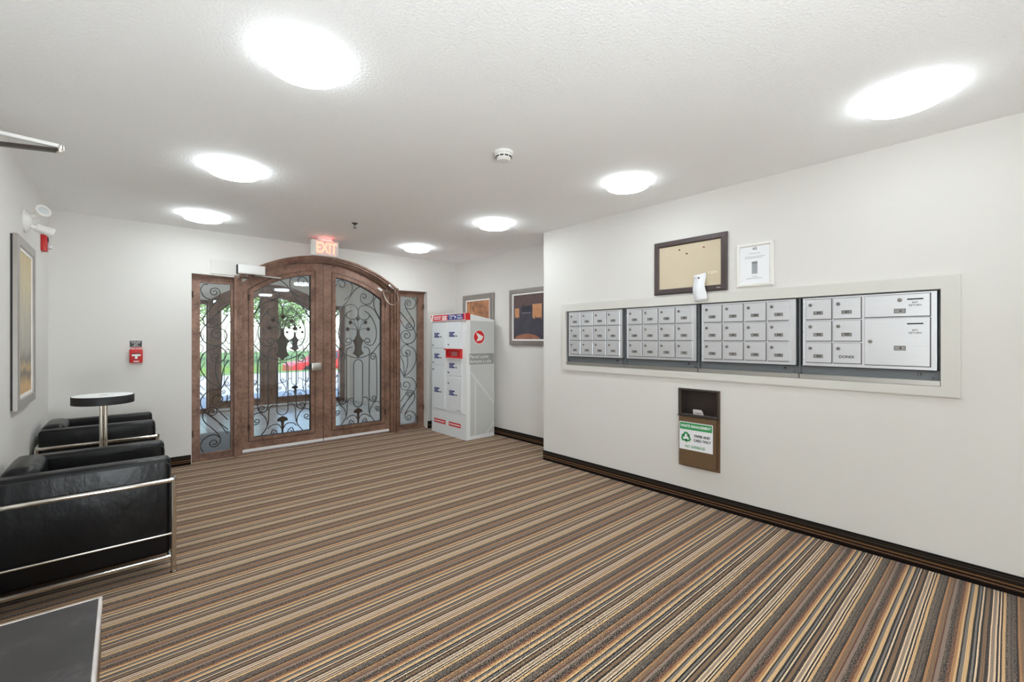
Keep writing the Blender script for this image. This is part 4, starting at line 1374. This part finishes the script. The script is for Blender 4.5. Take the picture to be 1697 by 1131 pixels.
for k in range(4):
    m.box(aR + .10, aR + .24, 1.085 + k * .016, 1.092 + k * .016, .012, .0126)
m.build('slot_lines', 'ink_soft', so)
MB(FL_).box(-LY1 + .005, -LY0 - .005, .335, .347, .0, .006).build('lower_rail', 'locker_white', lk_)
rb = MB(FL_).box(-5.43, -5.135, .140, .195, .002, .0032).box(-5.055, -4.775, .140, .195, .002, .0032).build('red_band', 'red_sign', lk_)
MB(FL_).disc(-5.095, .1675, .036, .0032, .0040, 20).build('band_disc', 'mat_white', rb)
MB(FL_).box(-5.415, -5.155, .160, .175, .0032, .0038).box(-5.04, -4.79, .160, .175, .0032, .0038).build('band_lines', 'mat_white', rb)
MB(FL_).box(-4.86, -4.76, .362, .372, .010, .0106).build('serial_line', 'ink_soft', lk_)

# ================================================================ pictures
def picture(F_, name, a0, a1, b0, b1, w, art, label, thick=.034):
    t = thing(name, tuple(F_((a0 + a1) / 2, (b0 + b1) / 2, 0)), label, 'picture')
    MB(F_).rect_ring(a0, a1, b0, b1, w, .010, thick, .004).build('picture_frame', 'pewter', t)
    MB(F_).box(a0 + .004, a1 - .004, b0 + .004, b1 - .004, .0, .012).build('backing', 'pewter_back', t)
    MB(F_).rect_ring(a0 + w - .004, a1 - w + .004, b0 + w - .004, b1 - w + .004, .024, .012, .024).build('white_mat', 'mat_white', t)
    MB(F_).box(a0 + w + .018, a1 - w - .018, b0 + w + .018, b1 - w - .018, .012, .020).build('painting', art, t)


FA = on_right(XA)
picture(FA, 'framed_picture', -5.455, -4.735, 1.235, 1.955, .072, 'art_copper', 'copper-coloured abstract picture half hidden behind the parcel locker')
picture(FA, 'framed_picture', -4.392, -3.672, 1.235, 1.955, .056, 'art_dark', 'dark abstract picture with orange blocks on the alcove wall')
picture(LW, 'framed_picture', 3.925, 4.615, .885, 1.950, .060, 'art_pale', 'tall pale landscape picture in a pewter frame on the left wall')

# ================================================================ left wall safety fittings
em = thing('emergency_light', (XL, 4.42, 2.12), 'white twin-head emergency light high on the left wall', 'emergency light')
FEm = on_left(XL, 4.42, 2.12)
MB(FEm).lathe([(.078, 0), (.078, .008), (.055, .026), (.03, .034)], (0, 0, 0), 28).build('mount_plate', 'white_plastic', em)


def head(name, c, d, r0, r1, ln):
    d = Vector(d).normalized()
    u = d.orthogonal().normalized()
    v = d.cross(u)
    F_ = Frame(c, u, v, d)
    h = MB(F_).lathe([(r0 * .6, -.012), (r0, 0), (r0, ln * .45), (r1, ln), (r1 * .86, ln)], (0, 0, 0), 24).build(name, 'white_plastic', em)
    MB(F_).lathe([(r1 * .84, ln - .012), (r1 * .5, ln - .03), (.006, ln - .036)], (0, 0, 0), 20).build('reflector', 'reflector', h)
    MB(F_).lathe([(r1 * .85, ln - .004), (r1 * .5, ln + .004), (0, ln + .007)], (0, 0, 0), 20).build('lens', 'lamp_lens', h)


MB(FEm).tube([(0, .03, .02), (0, .045, .06)], .014, 8).build('swivel', 'white_plastic', em)
MB(FEm).tube([(.0, -.03, .02), (0, -.045, .055)], .014, 8).build('swivel', 'white_plastic', em)
head('lamp_head', (XL + .065, 4.42, 2.175), (.50, -.80, .30), .026, .042, .06)
head('lamp_head', (XL + .055, 4.44, 2.085), (.92, .32, -.28), .028, .034, .085)

sb = thing('fire_strobe', (XL, 5.25, 2.10), 'red fire alarm strobe on the left wall below the emergency light', 'fire alarm')
FSb = on_left(XL, 5.25, 2.102)
MB(FSb).rbox(-.05, .05, -.066, .066, 0, .036, .006, 2).build('strobe_case', 'red_plastic', sb)
MB(FSb).rbox(-.022, .022, .012, .05, .036, .041, .003, 1, False).build('sounder_grille', 'pewter_back', sb)
MB(FSb).rbox(-.032, .032, -.045, -.008, .036, .062, .008, 2).build('strobe_lens', 'lamp_lens', sb)

# closer of the interior door, its folded arm reaching into view
ca = thing('closer_arm', (XL, 2.74, 2.14), 'silver folding closer arm reaching in from the left wall near the ceiling', 'door closer')
MB(LW).rbox(2.60, 2.84, 2.125, 2.185, .018, .07, .006, 2).build('closer_body', 'silver', ca)
EL = Vector((-.207, 2.736, 2.147))
for pa, pb, nm, am in (((XL + .055, 2.765, 2.172), (-.207, 2.736, 2.154), 'arm_bar', 'white_metal'), ((XL + .055, 2.80, 2.128), (-.207, 2.736, 2.136), 'arm_bar', 'bronze_dark')):
    pa, pb = Vector(pa), Vector(pb)
    d = (pb - pa).normalized()
    w_ = Vector((0, 0, 1)).cross(d).normalized()
    F_ = Frame(pa, d, w_, Vector((0, 0, 1)))
    L_ = (pb - pa).length
    MB(F_).rbox(0, L_, -.013, .013, -.0075, .0075, .002, 1, False).build(nm, am, ca)
MB(Frame(EL, (1, 0, 0), (0, 1, 0), (0, 0, 1))).lathe([(.012, -.016), (.013, -.012), (.013, .012), (.010, .016)], (0, 0, -.003), 16).build('elbow', 'chrome', ca)
MB(Frame((-.335, 2.757, 2.158), (1, 0, 0), (0, 1, 0), (0, 0, 1))).lathe([(.007, 0), (.007, .008), (.004, .011)], (0, 0, 0), 10).build('arm_screw', 'chrome', ca)

# ================================================================ armchairs
def armchair(y0):
    t = thing('leather_armchair', (-.14, y0 + .33, 0), 'black leather armchair with chrome tube frame, nearest the camera', 'armchair', 'black leather armchairs on the left wall')
    W = .655
    y1 = y0 + W
    xb, xf = XL + .035, .213

    def arm(ya, yb):
        a = MB().rbox(xb + .01, xf - .012, ya, yb, .105, .648, .024, 4).build('arm_cushion', 'leather', t, angle=60)
        for yy in (ya + .002, yb - .002):
            cx, cz, r_ = xf - .050, .590, .036
            pts = [(xb + .03, yy, cz + r_)] + [(cx + r_ * math.sin(q * PI / 12), yy, cz + r_ * math.cos(q * PI / 12)) for q in range(7)] + [(cx + r_, yy, .13)]
            MB().tube(pts, .0035, 6).build('piping', 'seam', a)
    arm(y0 + .018, y0 + .122)
    arm(y1 - .122, y1 - .018)
    bk = MB().rbox(xb + .008, xb + .150, y0 + .126, y1 - .126, .30, .672, .055, 6).build('back_cushion', 'leather', t, angle=60)
    MB().tube([(xb + .150, y0 + .15, .36), (xb + .148, y0 + .15, .60), (xb + .10, y0 + .15, .660)], .004, 6).build('piping', 'seam', bk)
    MB().rbox(xb + .01, xb + .10, y0 + .126, y1 - .126, .105, .34, .03, 4).build('back_base', 'leather', t, angle=60)
    MB().rbox(xb + .152, xf - .02, y0 + .126, y1 - .126, .115, .268, .035, 4).build('seat_base', 'leather', t, angle=60)
    MB().rbox(xb + .152, xf - .012, y0 + .126, y1 - .126, .270, .43, .05, 5).build('seat_cushion', 'leather', t, angle=60)

    def rail(z, r, inset=0.0):
        e = .004
        pts = [(xf + .003, y0 + .05, z), (xf + .003, y0 + .02, z), (xf - .006, y0 + .002 + e, z), (xf - .03, y0 + e, z), (xb + .03, y0 + e, z), (xb + .006, y0 + .006, z), (xb, y0 + .03, z),
               (xb, y1 - .03, z), (xb + .006, y1 - .006, z), (xb + .03, y1 - e, z), (xf - .03, y1 - e, z), (xf - .006, y1 - .002 - e, z), (xf + .003, y1 - .02, z), (xf + .003, y1 - .05, z)]
        return pts
    MB().tube(rail(.522, 0), .0125, 10).build('top_rail', 'chrome', t)
    MB().tube(rail(.222, 0), .0065, 8).build('middle_rail', 'chrome', t)
    lo = [(xf - .02, y0 + .004, .092), (xb + .02, y0 + .004, .092), (xb + .02, y1 - .004, .092), (xf - .02, y1 - .004, .092)]
    MB().tube(lo, .0125, 8, closed=True).build('bottom_rail', 'chrome', t)
    for x, y in ((xf, y0 + .008), (xf, y1 - .008), (xb + .004, y0 + .008), (xb + .004, y1 - .008)):
        lg_ = MB().tube([(x, y, .006), (x, y, .515)], .0125, 12).build('leg', 'chrome', t)
        MB().lathe([(.016, 0), (.016, .006), (.012, .010)], (x, y, 0), 14).build('glide', 'lock_steel', lg_)
    return t


c1 = armchair(3.128)
index_kids(c1)
c2 = copy_tree(c1)
c2.location = c1.location + Vector((-.005, 1.50, 0))
c2['label'] = 'black leather armchair in the corner by the door wall, behind the pedestal table'

# pedestal table between the armchairs
PT = (-.105, 4.20)
pt = thing('pedestal_table', (PT[0], PT[1], 0), 'round black pedestal table with a white top on a steel pole between the armchairs', 'table')
MB().lathe([(.158, .866), (.165, .868), (.165, .920), (.163, .923)], (PT[0], PT[1], 0), 48).build('table_rim', 'disc_black', pt)
tp = MB().lathe([(.161, .918), (.161, .9245), (0, .9248)], (PT[0], PT[1], 0), 48).build('table_top', 'disc_top', pt)
MB().box(PT[0] - .02, PT[0] + .02, PT[1] - .004, PT[1] + .004, .9246, .926).build('center_slot', 'housing_grey', tp)
for dx in (-.011, .011):
    MB().tube([(PT[0] + dx, PT[1], .02), (PT[0] + dx, PT[1], .868)], .0105, 12).build('pole', 'steel_pole', pt)
MB().lathe([(.15, 0), (.15, .014), (.03, .022), (.03, .03)], (PT[0], PT[1], 0), 40).build('table_base', 'steel_pole', pt)

# low table by the camera
TX1, TY1, TX0, TY0 = -.053, 2.031, XL + .02, 1.08
lt = thing('low_table', ((TX0 + TX1) / 2, (TY0 + TY1) / 2, 0), 'low dark coffee table with worn silver edges at the bottom left corner', 'table')
MB().box(TX0 + .010, TX1 - .010, TY0 + .010, TY1 - .004, .425, .4495).build('table_top', 'tabletop', lt)
MB(Frame((0, 0, 0))).rect_ring(TX0, TX1, TY0, TY1, .010, .418, .4505, .002).build('edge_trim', 'table_edge', lt)
ap = MB()
ap.box(TX0 + .004, TX1 - .003, TY0 + .004, TY1 - .003, .265, .418)
ap.build('apron', 'table_side', lt)
for x in (TX0 + .03, TX1 - .035):
    for y in (TY0 + .03, TY1 - .035):
        MB().box(x - .025, x + .025, y - .025, y + .025, 0, .265).build('leg', 'black', lt)
